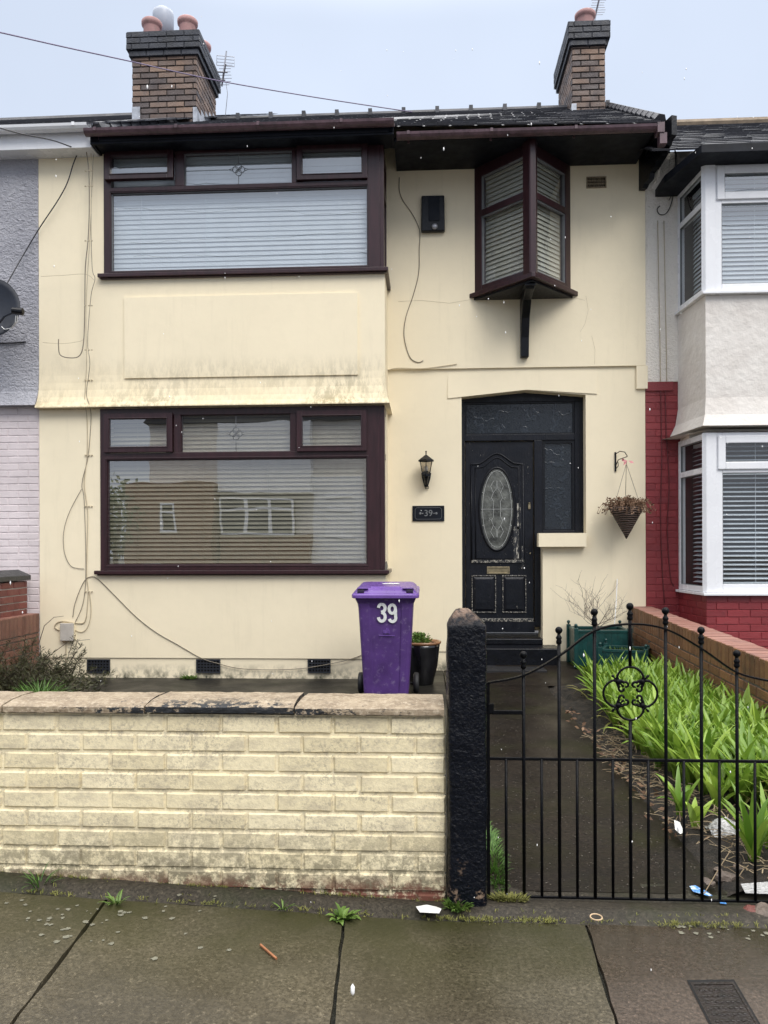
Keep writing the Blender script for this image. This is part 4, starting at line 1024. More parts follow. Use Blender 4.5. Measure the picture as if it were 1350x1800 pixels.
mb = MB(); mb.add([(K0.x-.25, K0.y+.7, zt1+.03), (XRR, K0.y+.7, zt1+.03), (XRR, K0.y, zt1+.03), (K0.x, K0.y, zt1+.03)], [(0,1,2,3)]); mb.box(W0.x+.02, XRR, YW-.3, YW-.01, zt1, zbm); mb.build('lintel', M['neighbour_render'], nr)
# dark eaves board round the bay head
mb = MB(); zf0 = zt2_; zf1 = P(1290, 246, 7.78).z
xk = K0.x-.07
mb.slab([(W0.x-.22, YW), (W0.x-.20, YW-.28), (xk-.02, 7.80), (XRR, 7.80), (XRR, YW)], zf0+.002, zf1-.05)
mb.slab([(W0.x-.24, YW+.01), (W0.x-.24, YW-.33), (xk-.06, 7.75), (XRR, 7.75), (XRR, YW+.01)], zf1-.13, zf1-.05)
xcn = P(1137, 300, YW-.1).x
mb.box(XR+.03, W0.x-.2, 8.30, YW, P(1170, 298, YW).z, P(1170, 298, YW).z+.05)
mb.box(XR+.03, W0.x-.2, 8.28, 8.31, P(1170, 298, YW).z-.02, P(1180, 268, 8.3).z)
mb.build('fascia', M['black_fascia'], nr, bevel=.01)
mb = MB(); ea = P(1200, 264, 8.2); rz = P(1250, 219, 12.3).z
slates(mb, Vector((E2.x-.05, 8.15, ea.z-.02)), Vector((XRR, 8.15, ea.z-.02)), Vector((E2.x-1.2, 12.3, rz)), Vector((XRR, 12.3, rz)), 20, th=.014)
mb.build('roof', M['roof_slate'], nr)
mb = MB(); mb.tube([(E2.x-2.0, 12.3, rz+.02), (XRR+3, 12.3, rz+.02)], .07, 8); mb.build('ridge_tile', M['ridge_clay'], nr)

# ================================================================== CABLES & WALL FITTINGS
def cable(name, pts, r, mat, label, cat='cable', sm_=True):
    # Catmull-Rom smoothing
    P_ = [Vector(p) for p in pts]; out_ = []
    for i in range(len(P_)-1):
        p0 = P_[max(i-1, 0)]; p1 = P_[i]; p2 = P_[i+1]; p3 = P_[min(i+2, len(P_)-1)]
        for k in range(5):
            t_ = k/5; out_.append(.5*((2*p1)+(-p0+p2)*t_+(2*p0-5*p1+4*p2-p3)*t_*t_+(-p0+3*p1-3*p2+p3)*t_**3))
    out_.append(P_[-1]); mb = MB(); mb.tube(out_, r, 6)
    return tag(mb.build(name, M[mat], smooth=True), label, cat)
def wy(px, py):   # y of the left hand wall face incl. the bellmouth
    z = P(px, py, YB).z
    if z > zb-.005 and z < zt:
        for i in range(len(prof)-1):
            if prof[i][1] >= z >= prof[i+1][1]:
                f_ = (prof[i][1]-z)/(prof[i][1]-prof[i+1][1]); return YB-(prof[i][0]+(prof[i+1][0]-prof[i][0])*f_)-.008
        return YB-.108
    return YB-.008
def cl(pts): return [P(x, y, wy(x, y)) for x, y in pts]
cable('cable', cl([(152, 268), (156, 300), (157, 360), (155, 420), (150, 470), (149, 540), (147, 600), (140, 625), (122, 629), (106, 624), (103, 610), (103, 596)]), .0055, 'bare_cable', 'thick cable down the cream wall ending in a hook left of the upper bay')
cable('cable', cl([(160, 270), (161, 330), (159, 400), (153, 500), (151, 560), (152, 640), (149, 700), (150, 712), (153, 740), (153, 800), (148, 850), (154, 900), (153, 960), (152, 1010), (155, 1040), (152, 1085)]), .004, 'painted_cable', 'painted cable beside the upper bay window running down past the lower one')
cable('cable', cl([(164, 272), (160, 380), (162, 470), (167, 490), (160, 520), (154, 600), (158, 640), (152, 690), (157, 712), (160, 735), (155, 800), (144, 850), (148, 880), (151, 1000), (146, 1060), (130, 1098)]), .0035, 'bare_cable', 'thin untidy cable nearest the bay windows on the cream wall')
cable('cable', cl([(143, 860), (122, 900), (112, 935), (113, 970), (125, 995), (148, 1000)]), .003, 'bare_cable', 'loose thin cable bowing out left of the lower bay window')
cable('cable', cl([(128, 1085), (132, 1060), (146, 1025), (158, 1014), (172, 1018), (200, 1045), (240, 1085), (275, 1112), (310, 1132), (352, 1156), (382, 1166), (430, 1176), (520, 1176), (600, 1163), (640, 1150)]), .004, 'bare_cable', 'thin grey cable falling diagonally under the lower bay window')
cable('cable', cl([(157, 1040), (160, 1075), (155, 1100), (145, 1111), (132, 1108)]), .004, 'painted_cable', 'small painted cable loop right of the junction box')
cable('cable', cl([(152, 1083), (147, 1095), (130, 1095), (112, 1092), (100, 1095), (96, 1103), (104, 1108)]), .006, 'painted_cable', 'thick painted cable curling over the top of the junction box')
cable('cable', cl([(116, 1126), (116, 1160), (115, 1180)]), .005, 'painted_cable', 'short painted cable dropping from the underside of the junction box')
cable('cable', cl([(72, 486), (110, 484), (150, 482), (165, 492)]), .002, 'painted_cable', 'hair-thin painted wire crossing the cream wall level with the upper sill')
cable('cable', cl([(75, 602), (110, 604), (140, 600), (147, 596)]), .002, 'painted_cable', 'hair-thin painted wire crossing above the cable hook')
mb = MB()
for y_ in (300, 327, 423, 537, 615, 668, 800, 890, 1040):
    for x_ in (150, 156, 161): c_ = P(x_, y_, wy(x_, y_)-.004); mb.box(c_.x-.008, c_.x+.008, c_.y-.004, c_.y+.01, c_.z-.005, c_.z+.004)
tag(mb.build('cable_clip', M['painted_cable']), 'row of small painted clips holding the cables left of the bay', 'cable clips', kind='stuff')
jb = thing('junction_box', 'small painted junction box low on the cream wall at left', 'junction box', tuple(P(118, 1126, YB)))
x0, x1, z0, z1 = RC(107, 1096, 129, 1126, YB-.04)
mb = MB(); mb.box(x0, x1, YB-.03, YB-.001, z0, z1); mb.build('back_box', M['cream_clean'], jb, bevel=.004)
mb = MB(); mb.box(x0-.004, x1+.004, YB-.055, YB-.031, z0-.003, z1+.003); mb.build('lid', M['pale_mortar'], jb, bevel=.007)
yr = YW-.034
cable('cable', [P(x, y, yr) for x, y in ((702, 312), (702, 335), (708, 352), (722, 372), (733, 392), (738, 410), (737, 440), (736, 480), (726, 520), (714, 555), (710, 585), (714, 610), (722, 630), (735, 637), (744, 634))], .0045, 'bare_cable', 'brown cable wandering down the cream wall from the eaves past the alarm box')
cable('cable', [P(x, y, yr-.003) for x, y in ((681, 651), (700, 647), (740, 648), (775, 644), (803, 640))], .004, 'painted_cable', 'loose cable lying along the string course beside the bay')
cable('cable', [P(0, 225, 7.5), P(40, 236, 7.6), P(90, 246, 7.72), P(125, 258, 7.9), P(150, 265, YB-.01)], .006, 'black_cable', 'black wire from the upper left crossing the white fascia')
cable('cable', [P(152, 264, YB-.012), P(141, 264, YB-.03), P(130, 285, YB-.05), P(118, 322, YB-.06), P(100, 355, YB-.06), P(70, 400, YB-.05), P(40, 450, YB-.06), P(8, 506, 7.8)], .006, 'black_cable', 'black coaxial cable slanting from the gutter corner down to the satellite dish')
cable('overhead_wire', [P(-60, 45, 6.6), P(0, 57, 6.9), P(110, 82, 7.5), P(230, 108, 8.2), P(300, 124, 8.7), P(400, 145, 9.2), P(560, 172, 9.9), P(725, 197, 10.2)], .007, 'wire_purple', 'overhead wire sagging across the sky in front of the chimney', 'wire')
nb = YW-.012
cable('cable', [P(x, y, nb) for x, y in ((1186, 262), (1188, 300), (1182, 350), (1172, 374), (1160, 377), (1155, 368), (1160, 362))], .005, 'black_cable', 'black cable ending in a hook above the roughcast strip')
cable('cable', [P(x, y, nb) for x, y in ((1172, 256), (1186, 262), (1190, 290), (1185, 330), (1176, 352))], .004, 'black_cable', 'thin black cable looping over the eaves beside the white bay')
for k, (xx0, lb) in enumerate(((1157, 'left of two cables down the roughcast strip between the houses'), (1168, 'right of two cables down the roughcast strip between the houses'))):
    cable('cable', [P(xx0-1, 388, nb-.01), P(xx0+1, 500, nb-.01), P(xx0+3, 600, nb-.01), P(xx0+4, 670, nb-.01)], .0045, 'white_cable' if False else 'painted_cable', lb)
for k, (pp, lb) in enumerate((([(1161, 672), (1163, 800), (1161, 900), (1164, 1000), (1168, 1060)], 'left of two red painted cables on the red brick'), ([(1169, 672), (1171, 760), (1176, 850), (1173, 930), (1178, 1010), (1184, 1030)], 'right of two red painted cables on the red brick'))):
    cable('cable', [P(x, y, YW-.006) for x, y in pp], .0055, 'red_cable', lb)
# alarm box
ab = thing('alarm_box', 'black alarm box with a round sensor on the cream upper wall', 'alarm box', tuple(P(761, 406, YW-.03)))
x0, x1, z0, z1 = RC(740, 343, 782, 406, YW-.09)
mb = MB(); mb.prism([(x0, z0), (x1, z0), (x1-.005, z1), (x0+.005, z1)], YW-.09, YW-.029); mb.build('casing', M['black_paint'], ab, bevel=.012)
mb = MB(); mb.box(x0+.085, x1-.06, YW-.098, YW-.091, z0+.11, z1-.02); mb.build('front_panel', M['black_fascia'], ab, bevel=.004)
mb = MB(); c_ = P(764, 398, YW-.095); mb.xf = Matrix.Translation((c_.x, YW-.090, c_.z)) @ Matrix.Rotation(R_(90), 4, 'X'); mb.lathe([(.034, 0), (.034, .008), (.026, .02), (.006, .026)], (0, 0, 0), 18); mb.build('sensor', M['steel'], ab, smooth=True)
# wall lantern
wl = thing('wall_lantern', 'black wall lantern with tapered glass left of the front door', 'wall lantern', tuple(P(753, 858, YW)))
c_ = P(749, 830, YW-.14); y0 = YW-.14
zt_ = P(749, 795, y0).z; ze = P(749, 811, y0).z; zg0 = P(750, 835, y0).z; zb_ = P(753, 858, y0).z
def pyr(mb, cx, cy, za, ra, zb2, rb, n=6):
    vs = [(cx+ra*math.cos(2*math.pi*(k+.5)/n), cy+ra*math.sin(2*math.pi*(k+.5)/n), za) for k in range(n)]+[(cx+rb*math.cos(2*math.pi*(k+.5)/n), cy+rb*math.sin(2*math.pi*(k+.5)/n), zb2) for k in range(n)]
    mb.add(vs, [(k, (k+1) % n, n+(k+1) % n, n+k) for k in range(n)]+[tuple(range(n-1, -1, -1)), tuple(range(n, 2*n))])
mb = MB(); pyr(mb, c_.x, y0, ze, .098, ze+.012, .098); pyr(mb, c_.x, y0, ze+.012, .092, ze+.07, .014); mb.tube([(c_.x, y0, ze+.07), (c_.x, y0, zt_+.005)], .006, 8); mb.ball((c_.x, y0, zt_+.008), .010, 8); mb.build('lamp_roof', M['black_paint'], wl)
mb = MB(); pyr(mb, c_.x, y0, zg0, .042, ze, .074); mb.build('lamp_glass', M['lamp_glass'], wl)
mb = MB(); mb.ball((c_.x, y0, zg0+.07), .022, 10, sz=1.5); mb.build('bulb', M['white_sticker'], wl, smooth=True)
mb = MB()
for k in range(6):
    a = 2*math.pi*(k+.5)/6; mb.tube([(c_.x+.044*math.cos(a), y0+.044*math.sin(a), zg0), (c_.x+.077*math.cos(a), y0+.077*math.sin(a), ze)], .0045, 5)
pyr(mb, c_.x, y0, zg0-.015, .048, zg0+.004, .048); mb.build('lamp_frame', M['black_paint'], wl)
mb = MB(); mb.tube([(c_.x, y0, zg0-.012), (c_.x, y0+.01, zg0-.05), (c_.x, y0+.05, zg0-.09), (c_.x+.004, YW-.03, zg0-.075)], [.03, .024, .02, .02], 8)
mb.prism([(c_.x-.055, zg0+.03), (c_.x-.045, zg0-.03), (c_.x-.018, zg0-.12), (c_.x+.022, zg0-.12), (c_.x+.048, zg0-.03), (c_.x+.058, zg0+.03), (c_.x+.0, zg0+.07)], YW-.03, YW-.001)
mb.tube([(c_.x-.012, YW-.02, zg0-.12), (c_.x-.006, YW-.02, zb_), (c_.x+.028, YW-.02, zb_+.004), (c_.x+.026, YW-.02, zg0-.115)], .005, 6)
mb.build('bracket', M['black_paint'], wl, bevel=.004)
# house number plate
def text_mesh(parent, txt, size, loc, mat, name='number', ext=.002, off=0, sx=1, shear=0, spacing=1):
    cu = bpy.data.curves.new('t', 'FONT'); cu.body = txt; cu.size = size; cu.extrude = ext; cu.offset = off; cu.align_x = 'CENTER'; cu.align_y = 'CENTER'; cu.space_character = spacing; cu.shear = shear
    o = bpy.data.objects.new('t', cu); COL.objects.link(o); dg = bpy.context.evaluated_depsgraph_get(); dg.update()
    me = bpy.data.meshes.new_from_object(o.evaluated_get(dg)); bpy.data.objects.remove(o)
    me.transform(Matrix.Translation(Vector(loc)-OFF[parent.name]) @ Matrix.Rotation(R_(90), 4, 'X') @ Matrix.Diagonal((sx, 1, 1, 1)))
    me.materials.clear(); me.materials.append(mat); r = bpy.data.objects.new(name, me); COL.objects.link(r); r.parent = parent; OFF[r.name] = OFF[parent.name]; return r
np_ = thing('number_plate', 'black rectangular house number plate below the wall lantern', 'number plate', tuple(P(752, 917, YW)))
x0, x1, z0, z1 = RC(725, 889, 781, 916, YW-.015)
mb = MB(); mb.box(x0, x1, YW-.016, YW-.001, z0, z1); mb.build('plate', M['black_fascia'], np_, bevel=.003)
mb = MB(); r_ = .018; xa_, xb2, za_, zb3 = x0+.03, x1-.03, z0+.022, z1-.022
pts = [(xa_+r_, za_), (xb2-r_, za_), (xb2, za_+r_), (xb2, zb3-r_), (xb2-r_, zb3), (xa_+r_, zb3), (xa_, zb3-r_), (xa_, za_+r_), (xa_+r_, za_)]
mb.tube([(x, YW-.017, z) for x, z in pts], .002, 4)
for s_ in (-1, 1):
    cx = (x0+x1)/2+s_*.09; mb.ball((cx, YW-.017, (z0+z1)/2), .014, 8, sy=.3); mb.ball((cx-s_*.026, YW-.017, (z0+z1)/2), .008, 8, sy=.3)
mb.build('ornament', M['lead'], np_)
text_mesh(np_, '39', .10, ((x0+x1)/2, YW-.018, (z0+z1)/2), M['lead'])
# TV aerials
def aerial(name, label, base, mast_top, boom, els, grid_=None):
    o = thing(name, label, 'aerial', tuple(base))
    mb = MB(); mb.tube([base, mast_top], .012, 6); mb.build('mast', M['steel'], o)
    mb = MB(); mb.tube(boom, .009, 6)
    a, b = Vector(boom[0]), Vector(boom[-1])
    for i in range(els):
        c = a.lerp(b, (i+.5)/els); w_ = .10+.02*math.sin(i)
        mb.tube([c+Vector((-w_, 0, .02*w_)), c+Vector((w_, 0, -.02*w_))], .0035, 4)
    mb.build('boom', M['steel'], o)
    if grid_:
        mb = MB(); gx0, gx1, gz0, gz1, gy = grid_
        mb.tube([(gx0, gy, gz0), (gx1, gy, gz0-.03), (gx1, gy, gz1-.03), (gx0, gy, gz1), (gx0, gy, gz0)], .005, 4)
        for k in range(1, 3): zz = gz0+(gz1-gz0)*k/3; mb.tube([(gx0, gy, zz), (gx1, gy, zz-.03)], .004, 4)
        mb.build('reflector', M['steel'], o)
    return o
ya = CY+.95
g_ = RC(381, 97, 412, 114, ya)
ae = aerial('tv_aerial', 'grid backed television aerial fixed beside the wide left chimney', P(390, 150, ya), P(398, 90, ya), [P(390, 152, ya-.1), P(397, 112, ya-.3)], 7, (g_[0], g_[1], g_[2], g_[3], ya))
mb = MB(); mb.tube([P(372, 126, ya-.02), P(400, 127, ya-.02)], .012, 6); mb.tube([P(370, 140, ya-.02), P(396, 141, ya-.02)], .012, 6); mb.build('mounting_arm', M['steel'], ae)
mb = MB(); mb.tube([P(397, 143, ya), P(400, 165, ya), P(398, 185, ya), P(396, 205, ya)], .005, 4); mb.build('cable', M['steel'], ae)
yb_ = CY2+.6
aerial('tv_aerial', 'thin television aerial sticking up behind the narrow right chimney pot', P(1044, 40, yb_), P(1055, -8, yb_), [P(1046, 28, yb_-.1), P(1054, -6, yb_-.3)], 8)

# hanging basket
br = thing('basket_bracket', 'small black scrolled iron bracket above the hanging basket', 'bracket', tuple(P(1082, 828, YW)))
bx = P(1082, 812, YW-.01); zt_ = P(1082, 795, YW).z; zb_ = P(1082, 829, YW).z; hook = P(1101, 812, YW-.25)
mb = MB(); mb.box(bx.x-.009, bx.x+.009, YW-.012, YW-.001, zb_, zt_); mb.build('back_plate', M['black_paint'], br)
mb = MB(); mb.tube([(bx.x, YW-.01, zt_-.02), (bx.x+.03, YW-.08, zt_+.0), (bx.x+.06, YW-.17, zt_-.02), (bx.x+.075, YW-.22, zt_-.07)], .005, 6)
mb.tube([(bx.x, YW-.01, zb_+.06), (bx.x+.02, YW-.05, zt_-.09), (bx.x+.05, YW-.12, zt_-.08), (bx.x+.075, YW-.22, zt_-.075)], .005, 6)
mb.tube([(bx.x+.004, YW-.01, zb_+.03), (bx.x+.025, YW-.03, zb_+.06), (bx.x+.02, YW-.04, zb_+.10)], .004, 6); mb.build('scroll', M['black_paint'], br)
hb = thing('hanging_basket', 'conical wicker hanging basket of dry brown trailing plants by the party wall', 'hanging basket', tuple(P(1101, 946, YW-.2)))
hy = YW-.23; hc = P(1101, 893, hy); tipz = P(1101, 947, hy).z; hz = hc.z; hr = .185
mb = MB(); mb.lathe([(.006, 0), (.035, .06), (.045, .075), (hr*.8, (hz-tipz)*.8), (hr, hz-tipz), (hr*.9, hz-tipz+.01)], (hc.x, hy, tipz), 24); mb.build('cone', M['wicker'], hb, smooth=True)
hk = P(1101, 815, hy+.04)
mb = MB()
for a in (80, 200, 330):
    a = R_(a); mb.tube([hk, (hc.x+hr*.85*math.cos(a), hy+hr*.85*math.sin(a), hz)], .0035, 4)
mb.tube([hk+Vector((0, 0, .03)), hk], .006, 5); mb.build('chain', M['bare_cable'], hb)
random.seed(21); mb = MB()
def leaf(mb, p, d, L, w, tone=None):
    d = Vector(d).normalized(); s = d.cross(Vector((random.uniform(-1,1), random.uniform(-1,1), random.uniform(-1,1)))).normalized()*w/2
    q = p+d*L*.5; mb.add([p, q+s, p+d*L, q-s], [(0,1,2,3)], tone)
for i in range(170):
    a = random.uniform(0, 6.28); r = random.uniform(0, hr*.9); p = Vector((hc.x+r*math.cos(a), hy+r*math.sin(a), hz+.0))
    out_ = random.uniform(.02, .16); up_ = random.uniform(.03, .13); pts = [p]
    for k in range(1, 6):
        u_ = k/5; pts.append(p+Vector((math.cos(a)*out_*u_, math.sin(a)*out_*u_, up_*math.sin(u_*2.6)-.10*(out_/.16)*u_*u_)))
    mb.tube(pts, .0022, 3, cap=False)
    for k in range(9):
        q = pts[random.randint(1, 5)]; leaf(mb, q, (random.uniform(-1,1), random.uniform(-1,1), random.uniform(-.4,1)), random.uniform(.018, .032), .018)
mb.build('trailing_plants', M['dry_leaf'], hb)
mb = MB(); c_ = hk; 
for k in range(5): leaf(mb, c_+Vector((-.02+.01*k, -.01, .03)), (random.uniform(-1,1), -.3, random.uniform(-.6,1)), .07, .03)
mb.build('ribbon', M['pink_ribbon'], hb)
# ================================================================== GARDEN SIDE WALLS
X0 = P(1110, 1065, YW).x
gwl = thing('garden_wall', 'brown brick side wall with soldier course beside the green bed', 'garden wall', (X0+.1, 6, 0))
zh, zn = P(1110, 1066, YW).z, P(1350, 1166, 5.2).z
def zf(y): return zh+(zn-zh)*(YW-y)/(YW-5.2)
core = MB(); brk = MB(); top = MB(); L = YW-3.1
core.add([(X0+.006, 3.1, 0), (X0+.21, 3.1, 0), (X0+.21, YW, 0), (X0+.006, YW, 0), (X0+.006, 3.1, zf(3.1)-.012), (X0+.21, 3.1, zf(3.1)-.012), (X0+.21, YW, zh-.012), (X0+.006, YW, zh-.012)], [(4,5,6,7),(0,1,5,4),(3,0,4,7),(1,2,6,5)])
soldiers(brk, (X0, YW, 0), (0, -1, 0), (-1, 0, 0), L, lambda s: zf(YW-s), h=.20)
for r in range(8):
    z1c = lambda y, r=r: zf(y)-.21-r*.075
    x = YW-(0 if r % 2 else .11)
    while x > 3.1:
        a, b = max(x-.215, 3.1), min(x, YW)
        if z1c((a+b)/2)-.065 > -.02 and b-a > .03:
            q = []
            for (yy, tz) in ((b, 0), (a, 0), (a, 1), (b, 1)): q.append((X0, yy, z1c(yy)-.065*(1-tz)))
            pr = .007+random.uniform(-.002, .002)
            for (yy, tz, dy, dz) in ((b, 0, -1, 1), (a, 0, 1, 1), (a, 1, 1, -1), (b, 1, -1, -1)): q.append((X0-pr, yy+dy*.004, z1c(yy)-.065*(1-tz)+dz*.004))
            brk.add(q, [(4,5,6,7),(0,1,5,4),(1,2,6,5),(2,3,7,6),(3,0,4,7)])
        x -= .225
y_ = YW
while y_ > 3.15:
    a = y_-.066; z_ = (zf(y_)+zf(a))/2; pr = random.uniform(-.002, .003)
    top.add([(X0-.004, a, zf(a)+pr-.003), (X0+.215, a, zf(a)+pr), (X0+.215, y_, zf(y_)+pr), (X0-.004, y_, zf(y_)+pr-.003), (X0-.004, a, zf(a)-.02), (X0+.215, a, zf(a)-.02), (X0-.004, y_, zf(y_)-.02)], [(0,1,2,3),(0,4,5,1),(3,6,4,0)])
    y_ -= .076
core.build('core', M['mortar'], gwl); brk.build('brick_face', M['brown_brick'], gwl); top.build('brick_top', M['coping_brick'], gwl)
# left low wall
XW = P(70, 1078, YB).x
gw2 = thing('garden_wall', 'low brown brick side wall behind the overgrown shrub at left', 'garden wall', (XW-.1, 6, 0))
zt3 = P(70, 1078, YB).z
core = MB(); core.box(XW-.2, XW-.006, 3.3, YB-.012, 0, zt3-.01); core.build('core', M['mortar'], gw2)
brk = MB(); soldiers(brk, (XW, 3.3, 0), (0, 1, 0), (1, 0, 0), YB-3.32, lambda s: zt3, h=.20); 
bricks(brk, (XW-.006, 3.3, 0), (0, 1, 0), (1, 0, 0), YB-3.32, zt3-.21, proud=.01); brk.build('brick_face', M['left_brick'], gw2)
top = MB(); y_ = 3.3
while y_ < YB-.08: top.box(XW-.21, XW+.002, y_, y_+.066, zt3-.012, zt3+.002+random.uniform(0, .004)); y_ += .076
top.build('brick_top', M['coping_brick'], gw2)
# taller neighbour's wall with dark coping behind it
gw3 = thing('garden_wall', 'taller red brick wall with dark sloped coping at the left edge', 'garden wall', (XW-.3, 6, 0))
XT = P(45, 1050, 7.95).x
zc3 = P(53, 1020, 7.9).z
core = MB(); core.box(XT-.22, XT-.006, 4, 7.98, 0, zc3-.01); core.build('core', M['pale_mortar'], gw3)
brk = MB(); bricks(brk, (XT-.006, 4.0, zc3-.9), (0, 1, 0), (1, 0, 0), 3.98, .9, proud=.008); brk.build('brick_face', M['dark_red_brick'], gw3)
cp = MB(); y0c, y1c = 3.9, 8.02; xe = P(53, 1020, 8.0).x
zl, zh_ = zc3+.0, P(35, 1001, 8.0).z
cp.add([(xe, y0c, zl), (xe, y1c, zl), (xe, y1c, zl+.05), (xe, y0c, zl+.05), (xe-.14, y0c, zh_), (xe-.14, y1c, zh_), (xe-.30, y0c, zl+.05), (xe-.30, y1c, zl+.05), (xe-.3, y0c, zl), (xe-.3, y1c, zl)],
       [(0,1,2,3),(3,2,5,4),(4,5,7,6),(6,7,9,8),(0,8,9,1),(1,9,7,5,2),(0,3,4,6,8)])
cp.build('coping', M['dark_coping'], gw3, bevel=.006)

# ================================================================== FRONT WALL
FY = 2.99
XF1 = P(783, 1400, FY).x; zct = P(400, 1256, FY).z
fw = thing('front_wall', 'low cream painted brick wall with sandstone coping along the pavement', 'front wall', (-1.5, 3.1, 0))
H = zct; XF0 = -4.3
core = MB(); core.box(XF0, XF1-.004, FY+.001, FY+.21, 0, H, 1.0); core.build('mortar_core', M['front_wall_paint'], fw)
random.seed(5)
brk = MB(); nrow = 11; rh = .0762
for r in range(nrow):
    z1 = H-.003-r*rh; z0 = z1-rh+.008
    x = XF1-(0.0 if r % 2 == 0 else -.0)+(.225 if r % 2 == 0 else .105)
    while x > XF0:
        wd_ = .2215; b = min(x, XF1); a = x-wd_+random.choice((.002, .004, .006, .008))
        if b-a > .03 and z0 > -.05:
            j = lambda s=.0022: random.uniform(-s, s); ch = .007; q = []; pr = .0065+random.uniform(-.002, .003)
            nx, nz = 8, 3; base = []
            for jz in range(nz+1):
                for ix in range(nx+1):
                    fx_, fz_ = ix/nx, jz/nz; X_ = a+(b-a)*fx_; Z_ = z0+(z1-z0)*fz_
                    rim = ix in (0, nx) or jz in (0, nz)
                    q.append((X_+(j() if rim else 0), FY+.0020 if rim else FY-pr+j(.0006), Z_+(j(.0016) if rim else 0)))
            # pull inner ring outwards for a crisp arris
            for jz in range(nz+1):
                for ix in range(nx+1):
                    k = jz*(nx+1)+ix; X_, Y_, Z_ = q[k]
                    if ix == 1: X_ = a+ch+j()
                    if ix == nx-1: X_ = b-ch+j()
                    if jz == 1: Z_ = z0+ch+j(.0012)
                    if jz == nz-1: Z_ = z1-ch+j(.0012)
                    q[k] = (X_, Y_, Z_)
            brk.add(q, [(jz*(nx+1)+ix, jz*(nx+1)+ix+1, (jz+1)*(nx+1)+ix+1, (jz+1)*(nx+1)+ix) for jz in range(nz) for ix in range(nx)])
        x -= wd_
brk.build('brickwork', M['front_wall_paint'], fw)
CF = FY-.03
cuts = [XF0-.02, P(-330, 1240, CF).x, P(3, 1240, CF).x, P(254, 1240, CF).x, P(517, 1240, CF).x, P(782, 1240, CF).x]
zc0, zc1 = P(400, 1255, CF).z, P(400, 1243, CF).z
for i in range(len(cuts)-1):
    a, b = cuts[i]+.003, cuts[i+1]-.003; nx = 26; pf = []
    yb_c = 3.225
    pf = [(CF, zc0), (CF, (zc0+zc1)/2), (CF+.001, zc1-.004), (CF+.006, zc1), (CF+.07, zc1+.010), (CF+.15, zc1+.013), (yb_c-.01, zc1+.008), (yb_c, zc1-.01), (yb_c, zc0)]
    vs = []; fs = []; m_ = len(pf)
    for k in range(nx+1):
        for (yy, zz) in pf:
            e = random.uniform(-.0013, .0013); vs.append((a+(b-a)*k/nx+(.012*(yy-CF)/.2 if k == 0 else 0), yy+e, zz+e+(.003 if i == 3 else 0)))
    for k in range(nx):
        for jx in range(m_): fs.append((k*m_+jx, k*m_+(jx+1) % m_, (k+1)*m_+(jx+1) % m_, (k+1)*m_+jx))
    fs += [tuple(range(m_)), tuple(nx*m_+jx for jx in range(m_-1, -1, -1))]
    mb = MB(); mb.add(vs, fs); mb.build('coping_stone', M['coping_stone'], fw)
# ---- gate post
gp = MB(); pxl, pxr = P(787, 1400, 2.93).x, P(857, 1400, 2.93).x; yf, ybk = 2.93, 3.10
nxp, nyp, nzp = 10, 8, 60; ztop = P(800, 1102, 2.93).z; zpk = P(815, 1068, 3.0).z
random.seed(9); pts = []
def rnd_rect(t_):
    # superellipse outline
    c, s = math.cos(t_), math.sin(t_); e = .28
    return (abs(c)**e*(1 if c >= 0 else -1), abs(s)**e*(1 if s >= 0 else -1))
nP = 36; vs = []; fs = []; cxp, cyp = (pxl+pxr)/2, (yf+ybk)/2; hx, hy_ = (pxr-pxl)/2, (ybk-yf)/2
lv = []
for k in range(nzp+1):
    z_ = -.02+(ztop+.02)*k/nzp; lv.append((z_, 1.0))
for (f_, s_) in ((.08, .97), (.3, .82), (.55, .63), (.8, .44), (.95, .30), (1.0, .12)): lv.append((ztop+(zpk-ztop)*f_, s_))
from mathutils import noise as mn
for (z_, s_) in lv:
    for k in range(nP):
        t_ = 2*math.pi*k/nP; u_, v_ = rnd_rect(t_)
        p = Vector((cxp+hx*u_*s_-(.02*(1-s_) if s_ < 1 else 0), cyp+hy_*v_*s_, z_))
        n_ = mn.noise(p*9)*.006+mn.noise(p*28)*.003
        p += Vector((u_, v_, 0)).normalized()*n_; p.z += mn.noise(p*14)*.01*(1 if s_ < 1 else 0); vs.append(p)
for i in range(len(lv)-1):
    for k in range(nP): fs.append((i*nP+k, i*nP+(k+1) % nP, (i+1)*nP+(k+1) % nP, (i+1)*nP+k))
fs.append(tuple(range((len(lv)-1)*nP, len(lv)*nP)))
gp.add(vs, fs); tag(gp.build('gate_post', M['post_paint'], smooth=True), 'rough stone gate post thickly painted glossy black with worn pyramid top', 'gate post')

# ================================================================== GATE
GTY = 3.03
gate = thing('garden_gate', 'black wrought iron garden gate with ball finials and quatrefoil scroll', 'gate', (P(1108, 1580, GTY).x, GTY, 0))
zbt = P(1108, 1580, GTY).z; zmr = P(1108, 1336, GTY).z
def gx(px_): return P(px_, 1300, GTY).x
bars = [(858+31.25*k) for k in range(17)]
curve = {0: 1200, 2: 1187, 4: 1153, 6: 1109, 8: 1097, 10: 1106, 12: 1140, 14: 1182, 16: 1198}
fin = {2: 1145, 4: 1102, 6: 1070, 8: 1060, 10: 1068, 12: 1102, 14: 1143}
rail = MB(); rail.box(gx(856), gx(1360), GTY-.004, GTY+.004, zmr-.006, zmr+.006); rail.build('rail', M['gate_iron'], gate, bevel=.002)
rail = MB(); rail.box(gx(856), gx(1360), GTY-.005, GTY+.005, zbt-.005, zbt+.005); rail.build('rail', M['gate_iron'], gate, bevel=.002)
